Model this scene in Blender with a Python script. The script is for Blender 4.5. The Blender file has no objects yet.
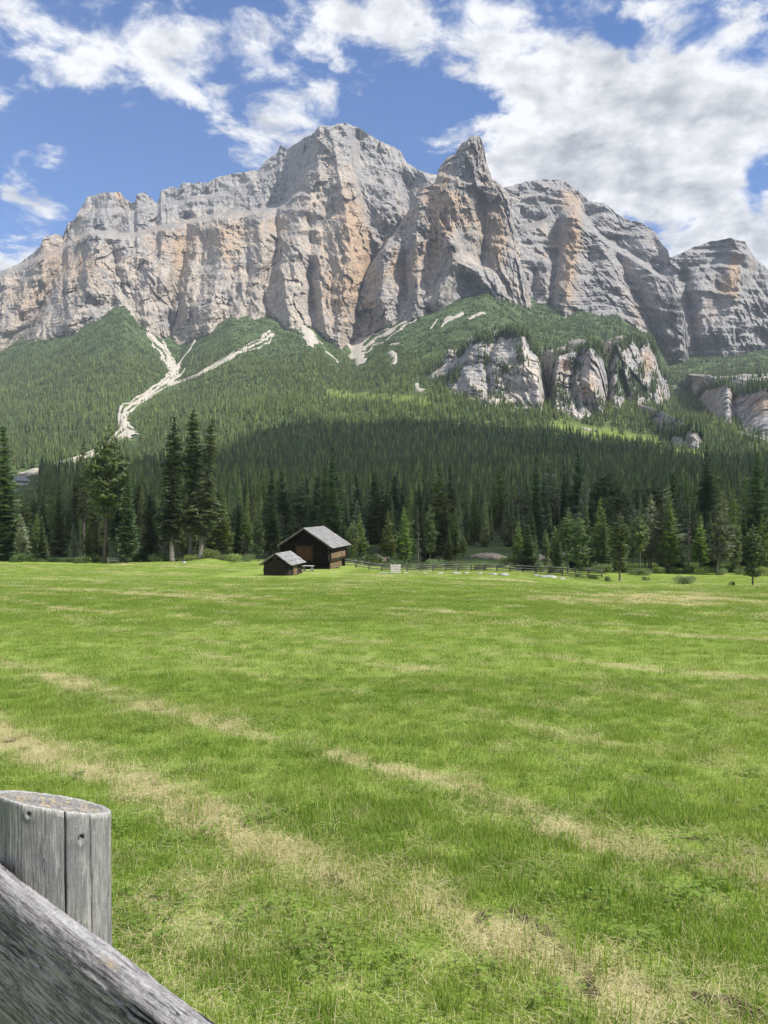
import bpy, bmesh, math, random
import numpy as np
from mathutils import Vector, Matrix
R = math.radians
random.seed(7)
rng = np.random.default_rng(11)
scene = bpy.context.scene
COL = scene.collection

# ------------------------------------------------------------------ view geometry
EYE = 1.6
F = 769.0
PITCH = math.atan((503 - 512) / F)          # slightly downwards
CP, SP = math.cos(PITCH), math.sin(PITCH)

def at(px, row, Y):
    """World point at depth Y seen along the ray through (px,row)."""
    u = (np.asarray(px, float) - 384) / F
    v = (512 - np.asarray(row, float)) / F
    dy = CP - v * SP
    dz = SP + v * CP
    return u / dy * Y, np.broadcast_to(Y, np.broadcast(u, v, Y).shape) * 1.0, EYE + dz / dy * Y

def to_px(x, y, z):
    z = z - EYE
    dep = y * CP + z * SP
    up = z * CP - y * SP
    return 384 + F * x / dep, 512 - F * up / dep

# ------------------------------------------------------------------ numpy noise
def _hash(ix, iy, iz, s):
    n = (ix.astype(np.uint32) * np.uint32(374761393) + iy.astype(np.uint32) * np.uint32(668265263)
         + iz.astype(np.uint32) * np.uint32(2246822519) + np.uint32(s * 3266489917 & 0xffffffff))
    n ^= n >> np.uint32(15); n *= np.uint32(2246822519)
    n ^= n >> np.uint32(13); n *= np.uint32(3266489917)
    n ^= n >> np.uint32(16)
    return n

def perlin(x, y, z, s=0):
    x, y, z = np.broadcast_arrays(np.asarray(x, float), np.asarray(y, float), np.asarray(z, float))
    fx, fy, fz = np.floor(x), np.floor(y), np.floor(z)
    ix, iy, iz = fx.astype(np.int64), fy.astype(np.int64), fz.astype(np.int64)
    x, y, z = x - fx, y - fy, z - fz
    ux, uy, uz = [t * t * t * (t * (t * 6 - 15) + 10) for t in (x, y, z)]
    def g(a, b, c):
        h = _hash(ix + a, iy + b, iz + c, s)
        gx = (h & np.uint32(1023)).astype(float) / 511.5 - 1
        gy = ((h >> np.uint32(10)) & np.uint32(1023)).astype(float) / 511.5 - 1
        gz = ((h >> np.uint32(20)) & np.uint32(1023)).astype(float) / 511.5 - 1
        return gx * (x - a) + gy * (y - b) + gz * (z - c)
    def L(a, b, t): return a + (b - a) * t
    return L(L(L(g(0,0,0), g(1,0,0), ux), L(g(0,1,0), g(1,1,0), ux), uy),
             L(L(g(0,0,1), g(1,0,1), ux), L(g(0,1,1), g(1,1,1), ux), uy), uz) * 1.3

def fbm(x, y, z, o=4, s=0, gain=.5):
    a, t = 1.0, 0.0
    for k in range(o):
        t = t + a * perlin(x * 2.03**k, y * 2.03**k, z * 2.03**k, s + k * 17)
        a *= gain
    return t

def ridged(x, y, z, o=4, s=0, gain=.5):
    a, t, n = 1.0, 0.0, 0.0
    for k in range(o):
        t = t + a * (1 - 2 * np.abs(perlin(x * 2.03**k, y * 2.03**k, z * 2.03**k, s + k * 17)))
        n += a
        a *= gain
    return t / n

def facet(u, w, sx, sy, s=0, tilt=.9):
    """Angular blocks: every Voronoi cell is a tilted flat face standing out by its own amount."""
    u, w = u / sx, w / sy
    iu, iw = np.floor(u).astype(np.int64), np.floor(w).astype(np.int64)
    best = np.full(u.shape, 9e9); out = np.zeros(u.shape)
    for a in (-1, 0, 1):
        for b in (-1, 0, 1):
            h = _hash(iu + a, iw + b, iu * 0 + 7, s); h2 = _hash(iu + a, iw + b, iu * 0 + 13, s + 5)
            cx = iu + a + (h & np.uint32(1023)) / 1023.; cy = iw + b + ((h >> np.uint32(10)) & np.uint32(1023)) / 1023.
            du, dw = u - cx, w - cy
            d = du * du + dw * dw
            v = (h2 & np.uint32(1023)) / 511.5 - 1 + tilt * (du * (((h2 >> np.uint32(10)) & np.uint32(1023)) / 511.5 - 1) * 1.6 + dw * (((h2 >> np.uint32(20)) & np.uint32(1023)) / 511.5 - 1))
            m = d < best
            best = np.where(m, d, best); out = np.where(m, v, out)
    return out

def sstep(a, b, x):
    t = np.clip((np.asarray(x, float) - a) / (b - a), 0, 1)
    return t * t * (3 - 2 * t)

def poly(pts):
    p = np.array(pts, float)
    return lambda x: np.interp(x, p[:, 0], p[:, 1])

def seg_dist(px, py, line):
    """Distance to a polyline and the parameter along it (0..n-1)."""
    best = np.full(np.shape(px), 1e9); par = np.zeros(np.shape(px))
    L = np.array(line, float)
    for i in range(len(L) - 1):
        a, b = L[i], L[i + 1]
        d = b - a
        t = np.clip(((px - a[0]) * d[0] + (py - a[1]) * d[1]) / (d @ d), 0, 1)
        dd = np.hypot(px - a[0] - t * d[0], py - a[1] - t * d[1])
        m = dd < best
        best = np.where(m, dd, best); par = np.where(m, i + t, par)
    return best, par

# ------------------------------------------------------------------ object helpers
def new_mesh(name, verts, faces, smooth=False, mat=None):
    me = bpy.data.meshes.new(name)
    me.from_pydata([tuple(map(float, v)) for v in verts] if not isinstance(verts, np.ndarray) else verts.tolist(), [], faces)
    if smooth:
        me.polygons.foreach_set('use_smooth', [True] * len(me.polygons))
    if mat: me.materials.append(mat)
    me.update()
    return me

def grid_mesh(name, X, Y, Z, mat=None, smooth=True, wrap=False, attrs=None):
    nv, nu = X.shape
    me = bpy.data.meshes.new(name)
    co = np.stack([X, Y, Z], -1).reshape(-1, 3).astype(np.float32)
    i = np.arange(nv * nu).reshape(nv, nu)
    if wrap:
        j = np.roll(i, -1, 1)
        q = np.stack([i[:-1], j[:-1], j[1:], i[1:]], -1).reshape(-1, 4)
    else:
        q = np.stack([i[:-1, :-1], i[:-1, 1:], i[1:, 1:], i[1:, :-1]], -1).reshape(-1, 4)
    me.vertices.add(len(co)); me.vertices.foreach_set('co', co.ravel())
    me.loops.add(q.size); me.loops.foreach_set('vertex_index', q.ravel().astype(np.int32))
    me.polygons.add(len(q))
    me.polygons.foreach_set('loop_start', np.arange(0, q.size, 4, dtype=np.int32))
    me.polygons.foreach_set('use_smooth', np.full(len(q), smooth))
    me.update(calc_edges=True)
    for k, a in (attrs or {}).items():
        at_ = me.attributes.new(k, 'FLOAT', 'POINT')
        at_.data.foreach_set('value', np.asarray(a, np.float32).ravel())
    if mat: me.materials.append(mat)
    return me

def link(name, data, parent=None, loc=(0, 0, 0), rot=(0, 0, 0), **props):
    o = bpy.data.objects.new(name, data)
    COL.objects.link(o)
    o.location = loc; o.rotation_euler = rot
    if parent: o.parent = parent
    for k, v in props.items(): o[k] = v
    return o

class MB:
    """Collects boxes, beams and tubes into one mesh."""
    def __init__(s): s.v, s.f = [], []
    def add(s, v, f):
        n = len(s.v); s.v += [tuple(p) for p in v]; s.f += [tuple(i + n for i in q) for q in f]
    def box(s, a, b, M=None):
        (x0, y0, z0), (x1, y1, z1) = a, b
        v = [Vector(p) for p in ((x0,y0,z0),(x1,y0,z0),(x1,y1,z0),(x0,y1,z0),(x0,y0,z1),(x1,y0,z1),(x1,y1,z1),(x0,y1,z1))]
        if M: v = [M @ p for p in v]
        s.add(v, [(0,3,2,1),(4,5,6,7),(0,1,5,4),(1,2,6,5),(2,3,7,6),(3,0,4,7)])
    def tube(s, pts, rad, n=8, wob=0, seed=0):
        rr = random.Random(seed)
        pts = [Vector(p) for p in pts]
        if not hasattr(rad, '__len__'): rad = [rad] * len(pts)
        base = len(s.v)
        for i, p in enumerate(pts):
            d = (pts[min(i+1, len(pts)-1)] - pts[max(i-1, 0)]).normalized()
            a = d.orthogonal().normalized() if abs(d.z) > .9 else d.cross(Vector((0,0,1))).normalized()
            b = d.cross(a)
            for k in range(n):
                t = 2 * math.pi * k / n
                r = rad[i] * (1 + wob * rr.uniform(-1, 1))
                s.v.append(tuple(p + a * math.cos(t) * r + b * math.sin(t) * r))
        for i in range(len(pts) - 1):
            for k in range(n):
                q = (k + 1) % n
                s.f.append((base+i*n+k, base+i*n+q, base+(i+1)*n+q, base+(i+1)*n+k))
        s.f.append(tuple(base + k for k in reversed(range(n))))
        s.f.append(tuple(base + (len(pts)-1)*n + k for k in range(n)))
    def prism(s, prof, axis_a, axis_b, axis_d, org, length):
        """Extrude the 2-D outline prof (a,b) along axis_d."""
        A, B, D, O = map(Vector, (axis_a, axis_b, axis_d, org))
        n = len(prof)
        v = [O + A*a + B*b for a, b in prof] + [O + A*a + B*b + D*length for a, b in prof]
        f = [tuple(range(n)), tuple(reversed(range(n, 2*n)))] + [(i, n+i, n+(i+1) % n, (i+1) % n) for i in range(n)]
        s.add(v, f)
    def build(s, name, mat, parent=None, smooth=False, bevel=0, **props):
        me = new_mesh(name, s.v, s.f, smooth, mat)
        bm = bmesh.new(); bm.from_mesh(me); bmesh.ops.recalc_face_normals(bm, faces=bm.faces)
        if bevel: bmesh.ops.bevel(bm, geom=list(bm.edges), offset=bevel, segments=1, affect='EDGES')
        bm.to_mesh(me); bm.free()
        return link(name, me, parent, **props)

# ------------------------------------------------------------------ material helpers
class NT:
    def __init__(s, tree): s.t = tree; s.n = tree.nodes; s.l = tree.links
    def new(s, typ, **kw):
        nd = s.n.new(typ)
        for k, v in kw.items():
            if isinstance(k, str) and hasattr(nd, k): setattr(nd, k, v)
        return nd
    def link(s, a, b): s.l.new(a, b)
    def setin(s, nd, key, val):
        if isinstance(val, bpy.types.NodeSocket): s.l.new(val, nd.inputs[key])
        elif val is not None: nd.inputs[key].default_value = val
    def math(s, op, a, b=None, c=None, clamp=False):
        nd = s.n.new('ShaderNodeMath'); nd.operation = op; nd.use_clamp = clamp
        for i, v in enumerate((a, b, c)):
            if v is not None: s.setin(nd, i, v)
        return nd.outputs[0]
    def mix(s, fac, a, b, mode='MIX'):
        nd = s.n.new('ShaderNodeMix'); nd.data_type = 'RGBA'; nd.blend_type = mode
        s.setin(nd, 0, fac)
        for i, v in ((6, a), (7, b)):
            s.setin(nd, i, (*v, 1) if isinstance(v, tuple) and len(v) == 3 else v)
        return nd.outputs[2]
    def noise(s, vec, scale, detail=4, rough=.55, dist=0, dim='3D'):
        nd = s.n.new('ShaderNodeTexNoise'); nd.noise_dimensions = dim
        if vec is not None: s.l.new(vec, nd.inputs['Vector'])
        nd.inputs['Scale'].default_value = scale; nd.inputs['Detail'].default_value = detail
        nd.inputs['Roughness'].default_value = rough; nd.inputs['Distortion'].default_value = dist
        return nd.outputs[0]
    def ramp(s, fac, *stops):
        nd = s.n.new('ShaderNodeMapRange'); nd.interpolation_type = 'SMOOTHSTEP'
        s.setin(nd, 0, fac); nd.inputs[1].default_value = stops[0]; nd.inputs[2].default_value = stops[1]
        if len(stops) > 2:
            nd.inputs[3].default_value = stops[2]; nd.inputs[4].default_value = stops[3]
        return nd.outputs[0]
    def attr(s, name):
        nd = s.n.new('ShaderNodeAttribute'); nd.attribute_name = name
        return nd.outputs['Fac']
    def pos(s): return s.n.new('ShaderNodeNewGeometry').outputs['Position']
    def obj(s): return s.n.new('ShaderNodeTexCoord').outputs['Object']
    def scale(s, vec, v):
        nd = s.n.new('ShaderNodeVectorMath'); nd.operation = 'MULTIPLY'
        s.l.new(vec, nd.inputs[0]); nd.inputs[1].default_value = v
        return nd.outputs[0]
    def bump(s, h, strength, dist, normal=None):
        nd = s.n.new('ShaderNodeBump'); nd.inputs['Strength'].default_value = strength; nd.inputs['Distance'].default_value = dist
        s.l.new(h, nd.inputs['Height'])
        if normal is not None: s.l.new(normal, nd.inputs['Normal'])
        return nd.outputs[0]

def mat(name, build, rough=.9, spec=.2):
    m = bpy.data.materials.new(name); m.use_nodes = True
    nt = NT(m.node_tree)
    b = m.node_tree.nodes['Principled BSDF']
    b.inputs['Roughness'].default_value = rough
    b.inputs['Specular IOR Level'].default_value = spec
    res = build(nt)
    col, nrm = res if isinstance(res, tuple) and len(res) == 2 else (res, None)
    if isinstance(col, tuple): b.inputs['Base Color'].default_value = (*col, 1)
    else: nt.link(col, b.inputs['Base Color'])
    if nrm is not None: nt.link(nrm, b.inputs['Normal'])
    return m

def add_translucent(m, fac, gain=1.4):
    nt = NT(m.node_tree); b = m.node_tree.nodes['Principled BSDF']; out = m.node_tree.nodes['Material Output']
    tr = nt.n.new('ShaderNodeBsdfTranslucent'); mx = nt.n.new('ShaderNodeMixShader')
    src = b.inputs['Base Color'].links[0].from_socket if b.inputs['Base Color'].links else None
    if src:
        g = nt.mix(1.0, src, (gain, gain * 1.05, gain * .6), 'MULTIPLY'); nt.link(g, tr.inputs[0])
    mx.inputs[0].default_value = fac
    nt.link(b.outputs[0], mx.inputs[1]); nt.link(tr.outputs[0], mx.inputs[2]); nt.link(mx.outputs[0], out.inputs[0])
    return m

# ---- rock
def rock_build(warm=1.0, dark=1.0):
    def f(nt):
        p = nt.pos()
        big = nt.noise(nt.scale(p, (.010, .010, .007)), 1, 5, .6)
        vert = nt.noise(nt.scale(p, (.075, .075, .010)), 1, 6, .62, .4)
        streak = nt.noise(nt.scale(p, (.22, .22, .018)), 1, 5, .6, .3)
        fine = nt.noise(nt.scale(p, (.10, .10, .13)), 1, 7, .68)
        strat = nt.noise(nt.scale(p, (.008, .008, .13)), 1, 4, .6, .5)
        k = nt.math('ADD', nt.math('MULTIPLY', vert, .45), nt.math('MULTIPLY', strat, .25))
        k = nt.math('ADD', k, nt.math('MULTIPLY', streak, .30))
        w = nt.ramp(nt.math('ADD', nt.attr('warm'), nt.math('MULTIPLY', nt.math('SUBTRACT', big, .5), 2.6)), .1, .9)
        lo = nt.mix(w, (.148 * dark, .143 * dark, .144 * dark), (.190 * dark, .164 * dark, .140 * dark))
        hi = nt.mix(w, (.368 * dark, .354 * dark, .344 * dark), (.520 * dark, .455 * dark, .385 * dark))
        c = nt.mix(nt.ramp(k, .38, .60), lo, hi)
        c = nt.mix(nt.math('MULTIPLY', nt.ramp(fine, .56, .70), .7), c, (.50, .46, .40))
        c = nt.mix(nt.math('MULTIPLY', nt.ramp(streak, .42, .30), .55), c, (.115, .110, .107))
        om = nt.ramp(nt.math('ADD', nt.math('ADD', nt.attr('tint'), nt.math('MULTIPLY', nt.attr('warm'), .13)), nt.math('MULTIPLY', nt.math('SUBTRACT', vert, .5), 2.8)), .22, .95)
        c = nt.mix(nt.math('MULTIPLY', om, .8 * warm), c, nt.mix(nt.ramp(streak, .35, .62), (.33, .215, .13), (.48, .335, .21)))
        v = nt.ramp(nt.math('ADD', nt.attr('veg'), nt.math('MULTIPLY', nt.math('SUBTRACT', fine, .5), 1.1)), .42, .58)
        c = nt.mix(v, c, (.055, .085, .042))
        h = nt.math('ADD', nt.math('MULTIPLY', fine, .5), nt.math('MULTIPLY', strat, .6))
        h = nt.math('ADD', h, nt.math('MULTIPLY', vert, 1.0))
        h = nt.math('ADD', h, nt.math('MULTIPLY', streak, .45))
        return c, nt.bump(h, .8, 11.0)
    return f
M_ROCK = mat('dolomite_rock', rock_build(), .95, .1)
M_ROCK2 = mat('lower_cliff_rock', rock_build(.9, 1.3), .95, .1)

def scree_b(nt):
    p = nt.pos()
    n = nt.noise(nt.scale(p, (.22, .22, .22)), 1, 6, .75)
    return nt.mix(nt.ramp(n, .38, .62), (.31, .28, .235), (.50, .46, .395)), nt.bump(n, .6, 2.0)
M_SCREE = mat('pale_scree', scree_b)

# ---- ground
def ground_b(nt):
    p = nt.pos()
    n1 = nt.noise(p, .35, 5, .6); n2 = nt.noise(p, 6, 5, .7); n3 = nt.noise(p, 45, 4, .7)
    n4 = nt.noise(nt.scale(p, (.06, .06, .06)), 1, 4, .55)
    g = nt.mix(nt.ramp(n2, .3, .7), (.122, .194, .026), (.212, .284, .046))
    g = nt.mix(nt.ramp(n3, .35, .7), g, (.250, .322, .070))
    g = nt.mix(nt.math('MULTIPLY', nt.ramp(n3, .46, .30), .8), g, (.050, .060, .020))
    g = nt.mix(nt.math('MULTIPLY', nt.ramp(n1, .42, .7), .35), g, (.30, .315, .10))
    g = nt.mix(nt.math('MULTIPLY', nt.ramp(n4, .48, .62), .22), g, (.17, .265, .040))
    s = nt.ramp(nt.math('ADD', nt.attr('straw'), nt.math('MULTIPLY', nt.math('SUBTRACT', n2, .5), .9)), .25, .85)
    g = nt.mix(s, g, nt.mix(nt.ramp(n3, .3, .7), (.27, .245, .10), (.50, .45, .24)))
    so = nt.ramp(nt.math('ADD', nt.attr('soil'), nt.math('MULTIPLY', nt.math('SUBTRACT', nt.math('ADD', nt.math('MULTIPLY', n2, .5), nt.math('MULTIPLY', n3, .5)), .5), 3.0)), .45, .95)
    g = nt.mix(so, g, nt.mix(n3, (.035, .027, .018), (.10, .08, .055)))
    fl = nt.mix(nt.ramp(nt.noise(p, .05, 5, .6), .4, .65), (.050, .072, .030), (.115, .150, .052))
    g = nt.mix(nt.attr('woods'), g, fl)
    sb = nt.noise(nt.scale(p, (.07, .07, .07)), 1, 6, .75)
    sc = nt.mix(nt.ramp(sb, .35, .65), (.045, .075, .034), (.105, .145, .058))
    g = nt.mix(nt.attr('scrub'), g, sc)
    h = nt.math('ADD', nt.math('MULTIPLY', n3, .5), n2)
    b1 = nt.bump(h, .7, .06)
    b2 = nt.bump(nt.math('MULTIPLY', sb, nt.attr('scrub')), .8, 6.0, b1)
    return g, b2
M_GROUND = mat('meadow_ground', ground_b, .95, .1)

# ---- plants
def leaf_mat(name, dark, light, tr=.25, freq=.7):
    def b(nt):
        oi = nt.n.new('ShaderNodeObjectInfo')
        n = nt.noise(nt.pos(), freq, 3, .6)
        c = nt.mix(nt.ramp(n, .3, .7), dark, light)
        h = nt.n.new('ShaderNodeHueSaturation')
        nt.link(c, h.inputs['Color'])
        nt.link(nt.ramp(oi.outputs['Random'], 0, 1, .70, 1.30), h.inputs['Value'])
        nt.link(nt.ramp(nt.math('FRACT', nt.math('MULTIPLY', oi.outputs['Random'], 7.31)), 0, 1, .475, .515), h.inputs['Hue'])
        return h.outputs[0]
    return add_translucent(mat(name, b, .75, .2), tr)
M_SPRUCE = leaf_mat('spruce_needles', (.074, .115, .058), (.150, .205, .096))
M_PINE = leaf_mat('pine_needles', (.098, .140, .068), (.182, .232, .108))
M_LARCH = leaf_mat('larch_needles', (.140, .195, .064), (.240, .300, .104), .25)
M_GREY = leaf_mat('grey_larch_needles', (.165, .195, .125), (.275, .305, .200), .2)
M_BUSH = leaf_mat('bush_leaves', (.05, .085, .03), (.11, .16, .055), .25)
M_FARWOOD = leaf_mat('far_spruce', (.092, .136, .060), (.172, .222, .096), .28, .2)
M_FARLARCH = leaf_mat('far_larch', (.165, .215, .074), (.262, .315, .116), .32, .2)
def bark_b(c0, c1):
    def b(nt):
        n = nt.noise(nt.scale(nt.obj(), (6, 6, 1.2)), 1, 5, .7)
        return nt.mix(nt.ramp(n, .3, .7), c0, c1), nt.bump(n, .8, .05)
    return b
M_BARK = mat('grey_brown_bark', bark_b((.06, .048, .04), (.19, .16, .135)))
M_BARKP = mat('pale_bark', bark_b((.10, .09, .08), (.24, .22, .20)))

def grass_mat(name, a, b_, tip, tr):
    def b(nt):
        oi = nt.n.new('ShaderNodeObjectInfo')
        r = nt.attr('rnd')
        n = nt.noise(nt.pos(), .5, 3, .6)
        n2 = nt.noise(nt.pos(), 2.5, 3, .6)
        c = nt.mix(nt.ramp(nt.math('ADD', nt.math('MULTIPLY', r, .5), nt.math('MULTIPLY', n2, .5)), .2, .8), a, b_)
        c = nt.mix(nt.math('MULTIPLY', nt.ramp(n, .4, .68), .5), c, tip)
        c = nt.mix(nt.math('MULTIPLY', nt.ramp(r, .80, .92), .8), c, (.40, .35, .17))
        h = nt.n.new('ShaderNodeHueSaturation'); nt.link(c, h.inputs['Color'])
        nt.link(nt.ramp(oi.outputs['Random'], 0, 1, .9, 1.1), h.inputs['Value'])
        return h.outputs[0]
    return add_translucent(mat(name, b, .55, .3), tr, 1.5)
M_GRASS = grass_mat('meadow_grass', (.118, .200, .025), (.228, .320, .050), (.290, .342, .080), .45)
M_CLOVER = grass_mat('clover_leaves', (.14, .22, .036), (.22, .31, .06), (.26, .32, .08), .35)
M_STRAW = grass_mat('dry_straw', (.40, .345, .17), (.62, .56, .34), (.54, .48, .25), .25)

# ---- wood & co
def wood_b(c0, c1, sc=(3, 3, 3), bumpd=.02):
    def b(nt):
        o = nt.obj()
        n = nt.noise(nt.scale(o, sc), 1, 6, .7, .2)
        n2 = nt.noise(o, 1.3, 3, .6)
        c = nt.mix(nt.ramp(n, .3, .7), c0, c1)
        c = nt.mix(nt.math('MULTIPLY', nt.ramp(n2, .45, .7), .5), c, tuple(x * 1.25 for x in c1))
        return c, nt.bump(n, .6, bumpd)
    return b
M_LOG = mat('dark_weathered_logs', wood_b((.004, .003, .0028), (.015, .010, .0085), (1.2, 1.2, 9)))
M_LOGG = mat('grey_weathered_logs', wood_b((.014, .0115, .010), (.060, .047, .038), (1.2, 1.2, 9)))
M_TANWOOD = mat('tan_boards', wood_b((.09, .058, .035), (.24, .165, .10), (1.5, 1.5, 9)))
M_DOORWOOD = mat('red_brown_boards', wood_b((.032, .016, .010), (.10, .050, .028), (9, 9, 1)))
M_SHINGLE = mat('grey_shingles', wood_b((.12, .118, .116), (.30, .295, .29), (5, 5, 5)))
M_GREYWOOD = mat('grey_fence_wood', wood_b((.10, .097, .093), (.25, .24, .235), (4, 4, 4)))
M_FENCE = mat('dark_grey_fence_wood', wood_b((.055, .053, .05), (.15, .145, .14), (4, 4, 4)))
M_WHITEWOOD = mat('pale_planks', wood_b((.30, .28, .25), (.50, .47, .42), (2, 2, 12)))
M_STONE = mat('white_stone', wood_b((.17, .165, .155), (.40, .39, .365), (4, 4, 4)))
M_PLASTER = mat('white_plaster', lambda nt: (.62, .60, .55))
M_DARKROOF = mat('brown_roof', wood_b((.10, .08, .07), (.2, .16, .14), (3, 3, 3)))
M_GLASS = mat('window_dark', lambda nt: (.02, .022, .025), .15, .5)
def gravel_b(nt):
    n = nt.noise(nt.pos(), 1.6, 5, .7)
    return nt.mix(nt.ramp(n, .35, .65), (.24, .19, .13), (.50, .43, .33)), nt.bump(n, .8, .2)
M_GRAVEL = mat('river_gravel', gravel_b)

# ------------------------------------------------------------------ terrain height
PK = [(-400, 9.5), (-120, 7.2), (-40, 2.7), (0, 0), (15, -1.02), (30, -2.08), (50, -3.62), (72, -5.28), (91, -6.2), (115, -7.3), (150, -8.8), (200, -8.3),
      (300, -4), (500, 10), (700, 31), (1000, 82), (1400, 200), (1800, 375), (2000, 475), (2400, 640), (3200, 800), (6000, 900)]
_yy = np.concatenate([np.linspace(-400, 300, 1401)[:-1], np.linspace(300, 6000, 1141)])
_zz = np.interp(_yy, *np.array(PK, float).T)
def _smooth(z, w):
    k = np.hanning(2 * w + 1); k /= k.sum()
    return np.convolve(np.pad(z, w, mode='edge'), k, 'valid')
_a, _b = _zz[:1400], _zz[1400:]
_full = np.interp(np.arange(-400, 6000, .5), _yy, _zz)
_f1, _f2 = _smooth(_full, 16), _smooth(_full, 200)
_gx = np.arange(-400, 6000, .5)
_w = sstep(160, 420, _gx)
_prof = _f1 * (1 - _w) + _f2 * _w
_prof -= np.interp(0, _gx, _prof)
BASE = poly([(-400, 380), (0, 358), (60, 340), (100, 321), (125, 312), (140, 328), (160, 343), (180, 352), (205, 335), (235, 322), (275, 325), (310, 328), (335, 340), (352, 350), (375, 338),
             (400, 322), (430, 312), (462, 303), (484, 297), (496, 299), (533, 318), (560, 322), (620, 330), (650, 345), (668, 372), (700, 372), (768, 366), (1200, 380)])
def ground(x, y):
    x = np.asarray(x, float); y = np.asarray(y, float)
    r = np.hypot(x, y)
    yy = np.where(y > 0, y, y)
    z = np.interp(yy, _gx, _prof)
    ys = np.maximum(y, 1.0)
    px = 384 + F * np.clip(x / ys, -1.3, 1.3)
    # upper slopes follow the foot of the rock walls
    z = z + (321 - BASE(px)) / F * sstep(900, 1950, y) * np.minimum(y, 2600) * (y > 0)
    # meadow: lower to the right, small hump behind the left trees
    z = z - 1.15 * sstep(470, 640, px) * sstep(38, 75, y) * (1 - sstep(200, 400, y))
    z = z - (1.15 * sstep(328, 395, px) - .35 * sstep(430, 600, px)) * sstep(78, 103, y) * (1 - sstep(110, 150, y))
    z = z + .55 * np.exp(-((px - 208) / 16)**2 - ((y - 112) / 7)**2)
    z = z - .35 * np.exp(-((px - 95) / 40)**2 - ((y - 100) / 14)**2)
    z = z + .06 * perlin(x / 3.1, y / 3.1, 0.3, 5) * sstep(3, 8, r) + .22 * perlin(x / 17, y / 17, 0.7, 6) * sstep(8, 30, r) * (1 - sstep(110, 160, y))
    z = z + fbm(x / 90, y / 90, .4, 3, 8) * 7 * sstep(350, 1000, y)
    return z

def hit(px, row, y0=60., y1=2600.):
    """Depth at which the ray through (px,row) meets the ground."""
    ys = np.geomspace(y0, y1, 900)
    x, y, z = at(px, row, ys)
    d = z - ground(x, y)
    k = np.nonzero(d < 0)[0]
    return ys[k[0]] if len(k) else ys[-1]

def straw_mask(x, y):
    """Tyre tracks and windrows of cut straw, all running the same way across the meadow."""
    w = .18 * perlin(x * .8, y * .8, 0, 31) + .55 * perlin(x * .11, y * .11, 0, 32)
    q = (x * .70 + y * .714) + w                       # across the tracks
    q1 = 2.78                                          # first track
    m = np.exp(-((q - q1) / .22)**2) + .9 * np.exp(-((q - q1 - 1.45) / .20)**2) + .35 * np.exp(-((q - q1 - 3.3) / .2)**2)
    along = x * .714 - y * .70
    m *= (.70 + .5 * np.clip(.5 + 1.2 * perlin(along * .9, q * .9, 0, 33), 0, 1)) * np.clip(.85 + .7 * perlin(x * 3.1, y * 3.1, 0, 37), .35, 1.25)
    m = m + (.22 + .22 * sstep(4, 9, np.hypot(x, y))) * np.clip(perlin(q * 1.5, along * .16, 0, 35) + .1, 0, 1) * (np.hypot(x, y) < 400) + .26 * np.clip(perlin(q * .45, along * .05, 2, 36) + .02, 0, 1)
    far = np.zeros_like(m)
    for k, (c, wd, am) in enumerate([(8.2, .35, .55), (10.2, .35, .6), (15.5, .6, .6), (17.4, .5, .6), (25, .8, .6), (27.5, .6, .55), (38, 1.2, .6), (41, 1.0, .5), (52, 1.6, .6), (56, 1.4, .6), (68, 2, .6), (80, 2, .5)]):
        far = far + am * np.exp(-((q - c) / wd)**2) * np.clip(.55 + 1.3 * perlin(along * .12, c, 0, 34 + k), 0, 1)
    bl = np.clip(perlin(x * .6, y * .6, 0, 50) - .16, 0, 1) * .55 + np.clip(perlin(x * .15, y * .15, 0, 51) - .10, 0, 1) * .8
    return np.clip(m + far + bl, 0, 1) * (1 - sstep(112, 122, y))

def soil_mask(x, y):
    m = 0
    for px, row, sx, sy in ((548, 935, .16, .07), (520, 915, .10, .05), (706, 1005, .22, .07), (752, 1012, .15, .05), (332, 878, .12, .06), (420, 893, .06, .04), (750, 852, .20, .10), (600, 812, .16, .08), (690, 838, .14, .07)):
        T = (row - 503) / F; d = 1.6 / (T - .068); cx = (px - 384) / F * d
        a = (x - cx) * .714 - (y - d) * .70; b = (x - cx) * .70 + (y - d) * .714
        m = m + np.exp(-(a / sx)**2 - (b / sy)**2) * np.clip(.85 + 1.0 * perlin(x * 9, y * 9, 0, 55), 0, 1)
    q = (x * .70 + y * .714) + .18 * perlin(x * .8, y * .8, 0, 31) + .55 * perlin(x * .11, y * .11, 0, 32) - 2.78
    tr = np.exp(-(q / .16)**2) + .9 * np.exp(-((q - 1.45) / .15)**2)
    m = m + tr * np.clip(perlin(x * 6, y * 6, 0, 56) - .14, 0, 1) * 3.2 * (np.hypot(x, y) < 25)
    return np.clip(m, 0, 1)

# ground sheet: polar grid, dense in front
th = np.concatenate([np.linspace(-math.pi, -.75, 70)[:-1], np.linspace(-.75, .75, 520), np.linspace(.75, math.pi, 70)[1:]])
rr = np.concatenate([[.02, .15], np.geomspace(.5, 6000, 430)])
TH, RR = np.meshgrid(th, rr)
GX, GY = RR * np.sin(TH), RR * np.cos(TH)
GX = GX[:, :-1]; GY = GY[:, :-1]
GZ = ground(GX, GY)
GPX, GROW = to_px(GX, np.maximum(GY, .5), GZ)
woods = sstep(120, 135, GY + 6 * perlin(GX / 14, GY / 14, 0, 3))
woods = np.maximum(woods, sstep(125, 150, RR[:, :-1]) * (GY < 60))
strip = np.exp(-(seg_dist(GPX, GROW, [(555, 426), (610, 434), (660, 443), (705, 455)])[0] / 4.5)**2) * (GY > 700)
strip = np.maximum(strip, .7 * np.exp(-(seg_dist(GPX, GROW, [(330, 394), (380, 398), (430, 402)])[0] / 5)**2) * (GY > 700))
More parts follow.
